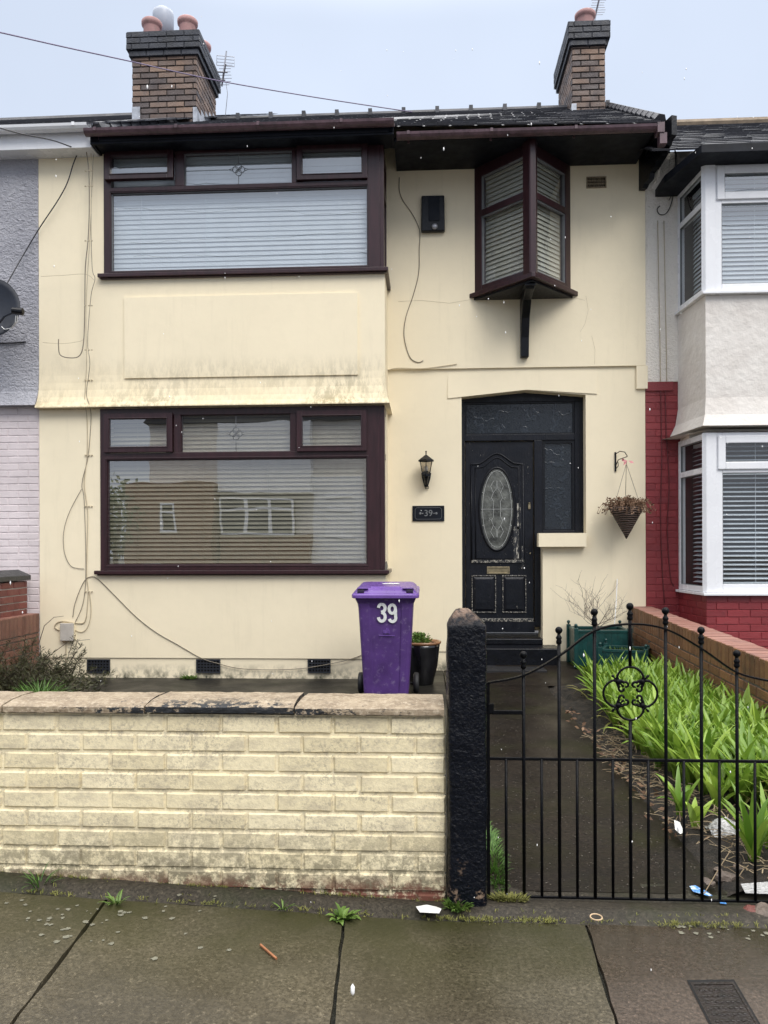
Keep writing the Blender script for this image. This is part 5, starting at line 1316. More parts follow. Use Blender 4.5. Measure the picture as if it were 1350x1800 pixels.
# ogee top rail as flat bar
ks = sorted(curve); pts = []
PP = [Vector((gx(bars[k]), GTY, P(bars[k], curve[k], GTY).z)) for k in ks]
for i in range(len(PP)-1):
    p0 = PP[max(i-1, 0)]; p1 = PP[i]; p2 = PP[i+1]; p3 = PP[min(i+2, len(PP)-1)]
    for k in range(8):
        t_ = k/8; pts.append(.5*((2*p1)+(-p0+p2)*t_+(2*p0-5*p1+4*p2-p3)*t_*t_+(-p0+3*p1-3*p2+p3)*t_**3))
pts.append(PP[-1])
mb = MB(); vs = []; fs = []
for i, p in enumerate(pts):
    t_ = (pts[min(i+1, len(pts)-1)]-pts[max(i-1, 0)]).normalized(); n_ = Vector((-t_.z, 0, t_.x))
    vs += [p+n_*.0035+Vector((0, -.010, 0)), p+n_*.0035+Vector((0, .010, 0)), p-n_*.0035+Vector((0, .010, 0)), p-n_*.0035+Vector((0, -.010, 0))]
for i in range(len(pts)-1):
    for k in range(4): fs.append((i*4+k, i*4+(k+1) % 4, (i+1)*4+(k+1) % 4, (i+1)*4+k))
mb.add(vs, fs); mb.build('top_rail', M['gate_iron'], gate)
cq = P(1108, 1219, GTY); RQ = .052
for k in range(17):
    x = gx(bars[k]); mb = MB()
    if k % 2: mb.tube([(x, GTY, zbt), (x, GTY, zmr)], .0058, 8)
    elif k in (0, 16): mb.box(x-.006, x+.006, GTY-.010, GTY+.010, zbt-.01, P(bars[k], curve[k], GTY).z)
    elif k == 8:
        mb.tube([(x, GTY, zbt), (x, GTY, cq.z-.108)], .0068, 8); mb.tube([(x, GTY, cq.z+.108), (x, GTY, P(1108, fin[8], GTY).z-.02)], .0068, 8)
    else: mb.tube([(x, GTY, zbt), (x, GTY, P(bars[k], fin[k], GTY).z-.02)], .0068, 8)
    b_ = mb.build('bar', M['gate_iron'], gate, smooth=k not in (0, 16))
    if k in fin:
        zf_ = P(bars[k], fin[k], GTY).z; f_ = MB()
        f_.lathe([(.006, -.068), (.0105, -.064), (.0115, -.056), (.0085, -.050), (.0115, -.045), (.0115, -.040), (.007, -.034), (.0065, -.028)], (x, GTY, zf_), 14)
        f_.ball((x, GTY, zf_-.013), .0145, 14); f_.build('finial', M['gate_iron'], b_, smooth=True)
mb = MB(); zl = P(890, 1252, GTY).z; mb.box(gx(857), gx(920), GTY-.006, GTY+.006, zl-.008, zl+.008); mb.box(gx(857)-.0, gx(868), GTY-.012, GTY+.002, zl-.004, zl+.035); mb.build('latch', M['gate_iron'], gate, bevel=.002)
# quatrefoil: four C scrolls facing outwards with leaf collars
mb = MB()
for a0 in (0, 90, 180, 270):
    a0r = R_(a0+90); d_ = Vector((math.cos(a0r), 0, math.sin(a0r))); s_ = Vector((-d_.z, 0, d_.x)); c_ = cq+d_*RQ*.98; pp = []
    for k in range(25):
        an = R_(-122+244*k/24); pp.append(c_+d_*math.cos(an)*RQ*1.0+s_*math.sin(an)*RQ*1.0)
    # curl the tips inwards
    def curl(e, sg):
        out_ = []
        c2 = e+(-d_*.006)+s_*(-sg*.012)
        for k in range(8):
            an = k*.5; out_.append(c2+(s_*sg*math.cos(an)*.012-d_*math.sin(an)*.012)*(1-k/14))
        return out_
    mb.tube(list(reversed(curl(pp[0], -1)))+pp+curl(pp[-1], 1), .0048, 6)
mb.build('quatrefoil', M['gate_iron'], gate, smooth=True)
for a0 in (45, 135, 225, 315):
    a = R_(a0); d_ = Vector((math.cos(a), 0, math.sin(a))); s_ = Vector((-d_.z, 0, d_.x)); c_ = cq+d_*RQ*1.25
    mb = MB(); mb.ball(tuple(c_), .0115, 10, sy=.9)
    for (ang, L_) in ((0, .036), (180, .030), (38, .030), (-38, .030), (145, .026), (-145, .026)):
        q_ = d_*math.cos(R_(ang))+s_*math.sin(R_(ang)); mb.tube([c_+q_*.006, c_+q_*L_*.6, c_+q_*L_*.85, c_+q_*L_], [.006, .003, .0062, .0018], 6)
    mb.build('leaf_collar', M['gate_iron'], gate, smooth=True)

# ================================================================== WHEELED BIN
bin_ = thing('wheeled_bin', 'purple wheeled bin with white number 39 behind the front wall', 'bin', (P(676, 1230, 6.9).x, 7.0, 0))
bcx = P(678, 1150, 6.8).x; bf = 6.78
def bsec(z, w_, y0, y1, nseg=1): return [(bcx-w_/2, y0), (bcx+w_/2, y0), (bcx+w_/2, y1), (bcx-w_/2, y1)]
mb = MB(); levels = [(.035, .385, bf+.06, bf+.46), (.10, .40, bf+.05, bf+.50), (.5, .445, bf+.02, bf+.56), (.86, .485, bf-.0, bf+.60), (.90, .50, bf-.005, bf+.61), (.93, .53, bf-.025, bf+.63), (.955, .54, bf-.03, bf+.64)]
vs = []; fs = []
def bring(z, w_, y0, y1):
    r = .03; rp = .35*w_   # front face has a shallow raised middle panel
    x0, x1 = bcx-w_/2, bcx+w_/2
    d = .010 if z < .9 else 0
    out_ = [(x0+r, y0), (bcx-rp*.86, y0), (bcx-rp*.80, y0+d), (bcx+rp*.80, y0+d), (bcx+rp*.86, y0), (x1-r, y0), (x1-r*.3, y0+r*.3), (x1, y0+r), (x1, y1-r), (x1-r*.3, y1-r*.3), (x1-r, y1), (x0+r, y1), (x0+r*.3, y1-r*.3), (x0, y1-r), (x0, y0+r), (x0+r*.3, y0+r*.3)]
    return [(x, y, z) for x, y in out_]
m_ = 16
for l_ in levels: vs += bring(*l_)
for i in range(len(levels)-1):
    for k in range(m_): fs.append((i*m_+k, i*m_+(k+1) % m_, (i+1)*m_+(k+1) % m_, (i+1)*m_+k))
fs.append(tuple(range(m_-1, -1, -1))); fs.append(tuple(range((len(levels)-1)*m_, len(levels)*m_))); mb.add(vs, fs)
body = mb.build('body', M['bin_purple'], bin_, bevel=.004)
# lid: rim skirt, domed top, front pocket handles
mb = MB(); lw_ = .595; y0, y1 = bf-.06, bf+.66
def lr(z, wi, a, b, r=.05):
    x0, x1 = bcx-wi/2, bcx+wi/2
    return [(x, y, z if not callable(z) else z(y)) for x, y in ((x0+r, a), (x1-r, a), (x1-r*.3, a+r*.3), (x1, a+r), (x1, b-r), (x1-r*.3, b-r*.3), (x1-r, b), (x0+r, b), (x0+r*.3, b-r*.3), (x0, b-r), (x0, a+r), (x0+r*.3, a+r*.3))]
sl_ = lambda z0: (lambda y: z0+(y-y0)*.055)
rings_ = [lr(sl_(.945), lw_-.01, y0+.004, y1), lr(sl_(.950), lw_, y0, y1), lr(sl_(.975), lw_, y0, y1), lr(sl_(.985), lw_-.02, y0+.012, y1), lr(sl_(.990), lw_-.045, y0+.022, y1-.01), lr(sl_(1.012), lw_-.075, y0+.04, y1-.03), lr(sl_(1.03), lw_-.12, y0+.07, y1-.06), lr(sl_(1.036), lw_-.24, y0+.16, y1-.14)]
vs = []; fs = []; m_ = 12
for r in rings_: vs += r
for i in range(len(rings_)-1):
    for k in range(m_): fs.append((i*m_+k, i*m_+(k+1) % m_, (i+1)*m_+(k+1) % m_, (i+1)*m_+k))
fs.append(tuple(range(m_-1, -1, -1))); fs.append(tuple(range((len(rings_)-1)*m_, len(rings_)*m_))); mb.add(vs, fs)
lid = mb.build('lid', M['bin_lid'], bin_, smooth=False, bevel=.005)
mb = MB(); mb.add([(bcx-.11, y0+.028, .996), (bcx+.11, y0+.028, .996), (bcx+.135, y0+.10, 1.046), (bcx-.135, y0+.10, 1.046), (bcx-.11, y0+.05, .996), (bcx+.11, y0+.05, .996), (bcx+.14, y0+.13, 1.044), (bcx-.14, y0+.13, 1.044)], [(0,1,2,3),(3,2,6,7),(0,3,7,4),(1,5,6,2)])
mb.build('lid_grip', M['bin_lid'], lid, bevel=.005)
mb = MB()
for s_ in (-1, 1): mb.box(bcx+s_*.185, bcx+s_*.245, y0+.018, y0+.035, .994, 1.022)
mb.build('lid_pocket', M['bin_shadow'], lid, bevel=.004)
mb = MB()
for s_ in (-1, 1): mb.xf = Matrix.Translation((bcx+s_*.20, y0+.05, 1.022)) @ Matrix.Rotation(R_(-16), 4, 'X'); mb.box(-.05, .05, -.03, .05, 0, .010)
mb.xf = None; mb.build('lid_lug', M['bin_lid'], lid, bevel=.006)
mb = MB(); mb.add([(bcx-.03, y0+.34, 1.058), (bcx+.12, y0+.33, 1.058), (bcx+.10, y0+.42, 1.063), (bcx-.05, y0+.40, 1.062)], [(0,1,2,3)]); mb.build('lid_sticker', M['white_sticker'], lid)
for s_ in (-1, 1):
    mb = MB(); mb.xf = Matrix.Translation((bcx+s_*.262, bf+.54, .105)) @ Matrix.Rotation(R_(90), 4, 'Y')
    mb.lathe([(.08, -.028), (.098, -.02), (.102, 0), (.098, .02), (.08, .028), (.03, .022)], (0, 0, 0), 24); mb.build('wheel', M['tyre'], bin_, smooth=True)
mb = MB(); mb.tube([(bcx-.25, bf+.54, .105), (bcx+.25, bf+.54, .105)], .012, 8); mb.tube([(bcx-.16, bf+.68, 1.0), (bcx+.16, bf+.68, 1.0)], .014, 8); mb.build('axle', M['tyre'], bin_)
# number 39 in heavy condensed stencil-like strokes
def stroke(mb, pts, wd, y):
    pts = [Vector(p) for p in pts]; L_ = []; R2_ = []
    for i, p in enumerate(pts):
        t_ = (pts[min(i+1, len(pts)-1)]-pts[max(i-1, 0)]).normalized(); n_ = Vector((-t_.y, t_.x)); L_.append(p+n_*wd/2); R2_.append(p-n_*wd/2)
    vs = [(p.x, y, p.y) for p in L_]+[(p.x, y, p.y) for p in R2_]; n_ = len(pts); mb.add(vs, [(i, n_+i, n_+i+1, i+1) for i in range(n_-1)])
mb = MB(); c3 = P(671, 1077, bf-.01); c9 = P(689, 1078, bf-.01); hh = .078; ww = .030; sw = .030; yN = bf-.0
def digit_y(z): return 0
def arc(cx, cz, rx, rz, a0, a1, n=12): return [(cx+rx*math.cos(R_(a0+(a1-a0)*k/n)), cz+rz*math.sin(R_(a0+(a1-a0)*k/n))) for k in range(n+1)]
z_ = c3.z; x_ = c3.x
stroke(mb, arc(x_, z_+.040, ww, .034, 175, -75)+[(x_-.006, z_+.004)], sw*.92, bf-.006)
stroke(mb, [(x_-.004, z_+.002)]+arc(x_, z_-.038, ww, .038, 75, -175), sw*.92, bf-.0065)
z_ = c9.z; x_ = c9.x+.002
stroke(mb, arc(x_, z_+.036, ww*.95, .038, -5, 355), sw*.9, bf-.006)
stroke(mb, [(x_+ww*.95, z_+.036), (x_+ww*1.0, z_-.035)]+arc(x_+.002, z_-.040, ww, .034, 0, -160), sw*.9, bf-.0065)
# follow the sloping front face of the bin
mb.v = [(x, y+(.86-z)*.055+.001, z) for x, y, z in mb.v]
nm = mb.build('number', M['white_sticker'], body); so = nm.modifiers.new('s', 'SOLIDIFY'); so.thickness = .002
# faint moulded council mark
mb = MB(); c_ = P(680, 1110, bf); 
for k in range(5): mb.box(c_.x-.03+.012*k, c_.x-.022+.012*k, bf+.006, bf+.012, c_.z-.02+random.uniform(0,.01), c_.z+.03-random.uniform(0,.02))
mb.box(c_.x-.07, c_.x+.07, bf+.010, bf+.0155, c_.z-.04, c_.z-.034); mb.build('moulded_mark', M['bin_lid'], body)

# ================================================================== POTS & PLANTERS
pot = thing('plant_pot', 'black glazed plant pot with tan rim beside the purple bin', 'plant pot', (P(744, 1200, 7.85).x, 7.85, 0))
pc = P(741, 1200, 7.85).x; pz = P(744, 1127, 7.85).z
mb = MB(); mb.lathe([(.11, 0), (.12, .01), (.165, .2), (.185, pz-.06), (.19, pz-.02), (.17, pz-.02), (.16, pz-.08)], (pc, 7.85, 0), 32); mb.build('pot', M['pot_glaze'], pot, smooth=True)
mb = MB(); mb.lathe([(.186, pz-.03), (.20, pz-.018), (.203, pz-.004), (.195, pz+.004), (.18, pz), (.172, pz-.04)], (pc, 7.85, 0), 32); mb.build('rim', M['pot_rim'], pot, smooth=True)
mb = MB(); mb.lathe([(.17, 0), (.17, .01)], (pc, 7.85, pz-.05), 20); mb.build('soil', M['soil'], pot)
random.seed(31); mb = MB()
for i in range(110):
    a = random.uniform(0, 6.28); r = random.uniform(0, .14); b0 = Vector((pc+r*math.cos(a)-.03, 7.85+r*math.sin(a), pz-.04)); h = random.uniform(.05, .13); tpv = b0+Vector((random.uniform(-.03,.03), random.uniform(-.03,.03), h))
    mb.tube([b0, tpv], .0015, 3, cap=False)
    for k in range(7): leaf(mb, b0.lerp(tpv, random.uniform(.4, 1)), (random.uniform(-1,1), random.uniform(-1,1), random.uniform(0,.8)), .028, .018)
mb.build('plant', M['weed_leaf'], pot)

def planter(cx, cy, w_, d_, h, rot, z0, label, capz=.05):
    o = thing('planter', label, 'planter', (cx, cy, z0)); xf = Matrix.Translation((cx, cy, z0)) @ Matrix.Rotation(R_(rot), 4, 'Z')
    mb = MB(); mb.xf = xf; t_ = .016
    n = 9
    for k in range(n):
        a = -w_/2+w_*k/n; mb.box(a+.001, a+w_/n-.001, -d_/2, -d_/2+t_, .02, h-.03); mb.box(a+.001, a+w_/n-.001, d_/2-t_, d_/2, .02, h-.03)
        a = -d_/2+d_*k/n; mb.box(-w_/2, -w_/2+t_, a+.001, a+d_/n-.001, .02, h-.03); mb.box(w_/2-t_, w_/2, a+.001, a+d_/n-.001, .02, h-.03)
    mb.build('side_panel', M['planter_green'], o)
    mb = MB(); mb.xf = xf; ring_t = .03
    mb.box(-w_/2, w_/2, -d_/2-.006, -d_/2+ring_t, h-.029, h); mb.box(-w_/2, w_/2, d_/2-ring_t, d_/2+.006, h-.029, h); mb.box(-w_/2-.006, -w_/2+ring_t, -d_/2+ring_t, d_/2-ring_t, h-.029, h); mb.box(w_/2-ring_t, w_/2+.006, -d_/2+ring_t, d_/2-ring_t, h-.029, h)
    mb.build('rim', M['planter_green'], o, bevel=.003)
    for sx_ in (-1, 1):
        for sy_ in (-1, 1):
            mb = MB(); mb.xf = xf; px_, py_ = sx_*(w_/2), sy_*(d_/2); mb.box(px_-.022, px_+.022, py_-.022, py_+.022, 0, h+.02); p = mb.build('corner_post', M['planter_green'], o, bevel=.004)
            mb = MB(); mb.xf = xf; mb.lathe([(.012, 0), (.010, .008), (.012, .012)], (px_, py_, h+.02), 10); mb.ball((px_, py_, h+.048), .019, 12); mb.build('finial', M['planter_green'], p, smooth=True)
    mb = MB(); mb.xf = xf; mb.box(-w_/2+t_, w_/2-t_, -d_/2+t_, d_/2-t_, .02, h-.06); mb.build('soil', M['soil'], o)
    return o
rp = (P(1052, 1150, 8.42).x, 8.42); z0 = gg(1.5, 8.4)
planter(rp[0], rp[1], .56, .42, .40, 0, z0, 'green slatted wooden planter against the cream wall holding a bare shrub')
fp = (P(1098, 1170, 7.95).x, 7.92); zf0_ = .03
planter(fp[0], fp[1], .44, .36, .34, -22, zf0_, 'smaller green wooden planter in front of the other, full of low plants')
random.seed(41); mb = MB()
for i in range(120):
    b0 = Vector((fp[0]+random.uniform(-.17,.17), fp[1]+random.uniform(-.13,.13), zf0_+.26)); leaf(mb, b0, (random.uniform(-.7,.7), random.uniform(-.7,.7), 1), random.uniform(.05,.11), .013)
tag(mb.build('small_plants', M['weed_leaf']), 'low green shoots growing in the smaller planter', 'plants', kind='stuff')
# bare shrub
random.seed(17); mb = MB()
def twig(mb, p, d, L_, r, depth):
    pts = [p]; q = p.copy(); dd = Vector(d).normalized(); n_ = 4
    for k in range(n_):
        dd = (dd+Vector((random.uniform(-.22,.22), random.uniform(-.22,.22), random.uniform(-.12,.16)))).normalized(); q = q+dd*L_/n_; pts.append(q.copy())
        if depth > 0 and k >= 0 and random.random() < .85:
            s_ = Vector((random.uniform(-1,1), random.uniform(-.6,.6), random.uniform(-.1,.8))).normalized(); twig(mb, q.copy(), dd*.7+s_*.8, L_*random.uniform(.45,.75), r*.6, depth-1)
    mb.tube(pts, [r*(1-.6*k/n_) for k in range(n_+1)], 4, cap=False)
b0 = Vector((P(1048, 1112, 8.40).x, 8.40, z0+.33))
mb.tube([b0, b0+Vector((.01, 0, .12))], .008, 6)
for (dx, dz, L_) in ((-1.0, .75, .36), (-.7, 1.0, .34), (-.35, 1.1, .34), (.05, 1.2, .32), (.5, 1.1, .33), (.8, .75, .30), (-1.1, .25, .22), (.9, .35, .24), (-.8, .6, .3)):
    twig(mb, b0+Vector((.01, 0, random.uniform(.06,.12))), (dx, random.uniform(-.3,.1), dz), L_, .0045, 2)
tag(mb.build('bare_shrub', M['twig']), 'leafless twiggy shrub standing in the planter against the cream wall', 'shrub')
mb = MB(); mb.tube([P(1085, 1018, YW-.02), P(1083, 1060, YW-.12), P(1080, 1100, YW-.25)], .006, 6); tag(mb.build('cane', M['paper']), 'pale garden cane leaning on the wall behind the planters', 'cane')

# ================================================================== GREEN BED
def blade(mb, p, az, L_, w_, lean, droop, tone=None, fold=.35, seg=6):
    d = Vector((math.cos(az), math.sin(az), 0)); s = Vector((-d.y, d.x, 0)); vs = []; ang = lean; q = Vector(p)
    for k in range(seg+1):
        u_ = k/seg; wf = w_*.5*(math.sin(math.pi*min(1, .18+.82*u_))**.75 if u_ < 1 else 0.02)
        dirv = d*math.sin(ang)+Vector((0, 0, 1))*math.cos(ang); nn_ = s.cross(dirv)
        vs += [q-s*wf+nn_*(-wf*fold), q.copy(), q+s*wf+nn_*(-wf*fold)]
        q = q+dirv*L_/seg; ang += droop/seg*(1+u_)
    fs = []
    for k in range(seg): fs += [(k*3, k*3+1, k*3+4, k*3+3), (k*3+1, k*3+2, k*3+5, k*3+4)]
    mb.add(vs, fs, tone)
def clump(mb, x, y, z, n, L_, w_):
    t0 = random.random()*.5; a0 = random.uniform(0, 6.28)
    for i in range(n):
        az = a0+i*2.4+random.uniform(-.3,.3); inner = i/n
        blade(mb, (x+random.uniform(-.012,.012), y+random.uniform(-.012,.012), z), az, L_*random.uniform(.7,1.1), w_*random.uniform(.8,1.25), .08+.36*inner+random.uniform(-.05,.1), random.uniform(.3,1.1)*(.6+inner*.6), min(1, t0+random.random()*.5))
random.seed(77); mb = MB(); cnt = 0
y_ = 3.65
while y_ < 7.2:
    x = EDG+.20
    # (dead and yellowed blades are collected separately)
    while x < 2.28:
        xx = x+random.uniform(-.05,.05); yy = y_+random.uniform(-.05,.05)
        # bare corner near the gate
        edge = EDG+.18+.10*sm(5.2, 7, yy)+max(0, (4.7-yy))*.13
        if xx > edge and not (yy < 3.95 and xx < 1.7) and random.random() < .93:
            clump(mb, xx, yy, .05, random.randint(9, 13), random.uniform(.30, .42), .037); cnt += 1
        x += .100
    y_ += .100
md = MB()
for i in range(260):
    yy = random.uniform(3.8, 7.1); xx = random.uniform(EDG+.2+max(0, (4.9-yy))*.2, 2.25)
    blade(md, (xx, yy, .05), random.uniform(0, 6.28), random.uniform(.2, .38), .022, random.uniform(.3, .9), random.uniform(.8, 1.8))
struct(md.build('yellowed_leaves', M['yellow_leaf'], smooth=True), 'stuff', 'yellowed bent blades among the green bed', 'leaves')
struct(mb.build('leafy_bed', M['lily_leaf'], smooth=True), 'stuff', 'dense bright green strap leaves filling the bed beside the path', 'leafy bed')
for i, (px_, py_, lb, n_, L_) in enumerate(((1325, 1512, 'young leafy clump at the near end of the bed beside the plastic bag', 13, .36), (1222, 1452, 'tiny green shoot on the bed edge left of the plastic bag', 6, .20), (1197, 1432, 'small leafy clump on the bed edge above the straw', 9, .24), (1262, 1428, 'leafy clump right behind the crumpled plastic bag', 10, .30), (1355, 1500, 'leafy clump cut by the right edge of the picture', 11, .34))):
    g_ = G(px_, py_, .05); mb = MB(); clump(mb, g_.x, g_.y, .045, n_, L_, .034); tag(mb.build('leafy_plant', M['lily_leaf'], smooth=True), lb, 'plant')
# straw, dead stalks
random.seed(88); mb = MB()
for i in range(420):
    yy = random.uniform(3.15, 5.6); xx = EDG+random.gauss(.10+.10*max(0, 4.6-yy), .09)
    if xx < EDG-.08 or xx > 2.2: continue
    a = random.uniform(0, 6.28); L_ = random.uniform(.04, .16); z_ = .035+.03*sm(EDG, EDG+.35, xx)+random.uniform(0, .02); d_ = Vector((math.cos(a), math.sin(a), random.uniform(-.12,.25)))
    p = Vector((xx, yy, z_)); mb.tube([p, p+d_*L_*.5+Vector((0,0,.008)), p+d_*L_], random.uniform(.0012,.0026), 3, cap=False)
struct(mb.build('straw', M['straw']), 'stuff', 'dead straw and stalks along the edge of the bed', 'straw')
mb = MB(); random.seed(14)
for i in range(90):
    yy = random.uniform(3.6, 6.6); xx = EDG+random.gauss(.0, .04); leaf(mb, Vector((xx, yy, .03)), (random.uniform(-1,1), random.uniform(-1,1), random.uniform(0,.5)), .05, .02)
struct(mb.build('fallen_leaves', M['dry_leaf']), 'stuff', 'brown fallen leaves along the path edge of the bed', 'leaves')
random.seed(19)
for i, (px_, py_, s_, lb) in enumerate(((1275, 1545, .045, 'flat grey stone behind the gate near the bag'), (1245, 1555, .03, 'brown pebble beside the flat grey stone'), (1322, 1598, .035, 'dark red brick fragment by the gate foot at right'), (1345, 1600, .05, 'brown stone at the far right foot of the gate'), (1300, 1530, .03, 'small brown stone in the bare soil'), (1262, 1535, .022, 'tiny pebble on the soil above the flat stone'))):
    g_ = G(px_, py_, .02); mb = MB(); mb.ball((g_.x, g_.y, .03 if g_.y > 3.05 else .012), s_, 10, sy=.8, sz=.5); mb.v = [tuple(Vector(v)+Vector((1,1,1))*mn.noise(Vector(v)*30)*.012) for v in mb.v]
    tag(mb.build('stone', M['dark_red_brick'] if i == 2 else M['stone_pebble']), lb, 'stone', 'stones at the near end of the bed')
# grit scattered over the path
random.seed(23); mb = MB()
for i in range(900):
    xx, yy = random.uniform(PL, EDG), 3.1+4.3*random.random()**1.5; s_ = random.uniform(.0015, .0045); mb.ball((xx, yy, gg(xx, yy)+s_*.3), s_, 4, sz=.6)
struct(mb.build('grit', M['grit_stone']), 'stuff', 'pale grit scattered over the wet path', 'grit')
# ---- grass tufts
def tuft(name, cx, cy, z, rx, ry, n, L_, w_, mat, label, cat='grass', lean=.5):
    mb = MB()
    for i in range(n):
        a = random.uniform(0, 6.28); r = math.sqrt(random.random()); x, y = cx+rx*r*math.cos(a), cy+ry*r*math.sin(a)
        blade(mb, (x, y, z), a+random.uniform(-.8,.8), L_*random.uniform(.5,1.2), w_, .1+lean*r+random.uniform(-.1,.2), random.uniform(.3,1.2), None, .2, 4)
    return tag(mb.build(name, M[mat]), label, cat)
random.seed(51)
g_ = G(873, 1530, .0); tuft('grass_tuft', P(873, 1530, 3.28).x, 3.45, .0, .035, .38, 500, .05, .004, 'grass_blade', 'bright grass strip behind the gate against the black post')
g_ = G(895, 1590, .0); tuft('moss_clump', g_.x, g_.y-.0, .015, .07, .022, 300, .032, .004, 'moss', 'yellow green moss spilling along the foot of the gate beside the post', 'moss')
g_ = G(803, 1600, .0); tuft('weed', g_.x, g_.y-.02, .01, .032, .022, 160, .05, .009, 'weed_leaf', 'bushy yellow green weed at the foot of the black post', 'weed')
g_ = G(600, 1620, .0); tuft('weed', g_.x, g_.y, .01, .03, .018, 26, .055, .020, 'weed_leaf', 'broad leaved weed sprouting from the middle pavement joint', 'weed', .9)
g_ = G(497, 1610, .0); tuft('weed', g_.x, g_.y, gz(g_.x), .012, .01, 14, .05, .005, 'weed_leaf', 'little grassy weed left of the middle joint', 'weed', .7)
g_ = G(205, 1585, .06); tuft('weed', g_.x, g_.y, gz(g_.x), .02, .012, 22, .05, .008, 'weed_leaf', 'pale weed at the top of the left pavement joint', 'weed', .7)
g_ = G(65, 1565, .07); tuft('weed', g_.x, g_.y+.02, gz(g_.x), .02, .015, 22, .10, .005, 'grass_blade', 'spindly weed against the wall at the far left', 'weed', .6)
g_ = G(330, 1196, .0); tuft('weed', g_.x, YB-.04, .0, .09, .03, 70, .06, .018, 'weed_leaf', 'weeds at the foot of the bay below the middle vent', 'weed', .6)
tuft('grass_tuft', P(72, 1215, 6.6).x, 6.6, .03, .14, .12, 260, .24, .007, 'grass_blade', 'bright green grass tuft in front of the overgrown shrub', 'grass', .7)
# overgrown dark shrub at left: arching stems with needle leaves
random.seed(61); mb = MB(); sb_ = Vector((P(45, 1200, 7.2).x, 7.3, .0)); st_ = MB()
for i in range(150):
    b0 = sb_+Vector((random.uniform(-.28,.35), random.uniform(-.55,.40), 0)); az = random.uniform(-1.5, 1.7)
    d = Vector((math.sin(az), -.25*random.random()+.1, 0)); L_ = random.uniform(.2, .62); lean = random.uniform(.35, 1.5); pts = []; q = b0.copy(); ang = lean*.5
    for k in range(9):
        pts.append(q.copy()); dv = d*math.sin(ang)+Vector((0,0,1))*math.cos(ang); q = q+dv*L_/8; ang += lean*.13
    st_.tube(pts, .0028, 3, cap=False)
    for k in range(1, 9):
        for j in range(7):
            u_ = random.random(); pq = pts[k-1].lerp(pts[k], u_); leaf(mb, pq, (random.uniform(-1,1), random.uniform(-.8,.8), random.uniform(-.2,1)), random.uniform(.035,.07), .008)
for (a_, b_, c_) in (((78, 1100), (95, 1085), (112, 1083)), ((90, 1150), (120, 1128), (158, 1124))):
    st_.tube([P(50, 1190, 7.4), P(*a_, 7.9), P(*b_, 7.95), P(*c_, 8.0)], [.004, .004, .003, .002], 4)
for i in range(26):
    f_ = random.random(); pq = P(80, 1160, 7.85).lerp(P(190+random.uniform(-10, 20), 1188, 7.9), f_)+Vector((0, 0, random.uniform(-.02,.10)*(1-f_))); leaf(mb, pq, (random.uniform(.3,1), -.2, random.uniform(.1,.9)), .09, .008)
for i in range(1100):
    pq = sb_+Vector((random.uniform(-.45,.70), random.uniform(-.6,.4), random.uniform(.0,.13))); leaf(mb, pq, (random.uniform(-1,1), random.uniform(-1,1), random.uniform(0,1)), .06, .014)
sh = thing('overgrown_shrub', 'overgrown olive brown shrub with arching stems at the left wall', 'shrub', tuple(sb_))
mb.build('leaves', M['olive_leaf'], sh); st_.build('stems', M['dark_twig'], sh)

# ================================================================== PAVEMENT LITTER
def flat(name, pts, z, mat, label, cat, th=.002, curl_=0):
    q = [G(*p, z) for p in pts]; mb = MB(); vs = []
    c_ = sum(q, Vector())/len(q)
    vs = [(p.x, p.y, z+th+(random.uniform(0, curl_))) for p in q]+[(c_.x, c_.y, z+th+curl_*.6)]
    n_ = len(q); mb.add(vs, [(i, (i+1) % n_, n_) for i in range(n_)]); o = mb.build(name, M[mat]); s = o.modifiers.new('s', 'SOLIDIFY'); s.thickness = .0012; return tag(o, label, cat)
random.seed(71)
flat('paper_scrap', [(731, 1597), (750, 1595), (768, 1596), (776, 1604), (772, 1611), (738, 1610)], .022, 'paper', 'crumpled white paper scrap at the foot of the front wall', 'litter', .003, .010)
flat('wrapper', [(1212, 1560), (1222, 1558), (1240, 1568), (1252, 1576), (1246, 1579), (1218, 1570)], .012, 'blue_wrapper', 'shiny blue sweet wrapper lying just inside the gate', 'litter', .003, .008)
flat('wrapper', [(1262, 1584), (1275, 1587), (1277, 1591), (1266, 1590)], .010, 'blue_wrapper', 'small torn blue wrapper end under the gate rail', 'litter', .003, .004)
flat('leaf_scrap', [(1185, 1446), (1195, 1448), (1202, 1465), (1196, 1472), (1187, 1462)], .05, 'paper', 'small white scrap in the straw at the bed edge', 'litter', .004, .012)
flat('plastic_sheet', [(1302, 1560), (1350, 1555), (1375, 1560), (1372, 1575), (1310, 1573)], .03, 'plastic_film', 'flat piece of clear plastic at the right foot of the gate', 'litter', .004, .01)
mb = MB(); g_ = G(1275, 1462, .05); nb_ = 10; vs = []
for j in range(nb_+1):
    for i in range(nb_+1):
        u_, v_ = i/nb_-.5, j/nb_-.5; p = Vector((g_.x+u_*.15, g_.y+v_*.15, .05)); rr = max(0, 1-(u_*u_+v_*v_)*3.6); p.z += .062*rr**.6+mn.noise(p*34)*.016*rr; vs.append(p)
mb.add(vs, [(j*(nb_+1)+i, j*(nb_+1)+i+1, (j+1)*(nb_+1)+i+1, (j+1)*(nb_+1)+i) for j in range(nb_) for i in range(nb_)])
tag(mb.build('plastic_bag', M['plastic_film']), 'crumpled clear plastic bag lying on the bed edge', 'plastic bag')
mb = MB(); g_ = G(1048, 1613, .03); mb.tube([(g_.x+.021*math.cos(2*math.pi*k/20), g_.y+.024*math.sin(2*math.pi*k/20), .032) for k in range(21)], .0025, 6)
tag(mb.build('rubber_band', M['rubber_band'], smooth=True), 'tan rubber band ring on the pavement before the gate', 'rubber band')
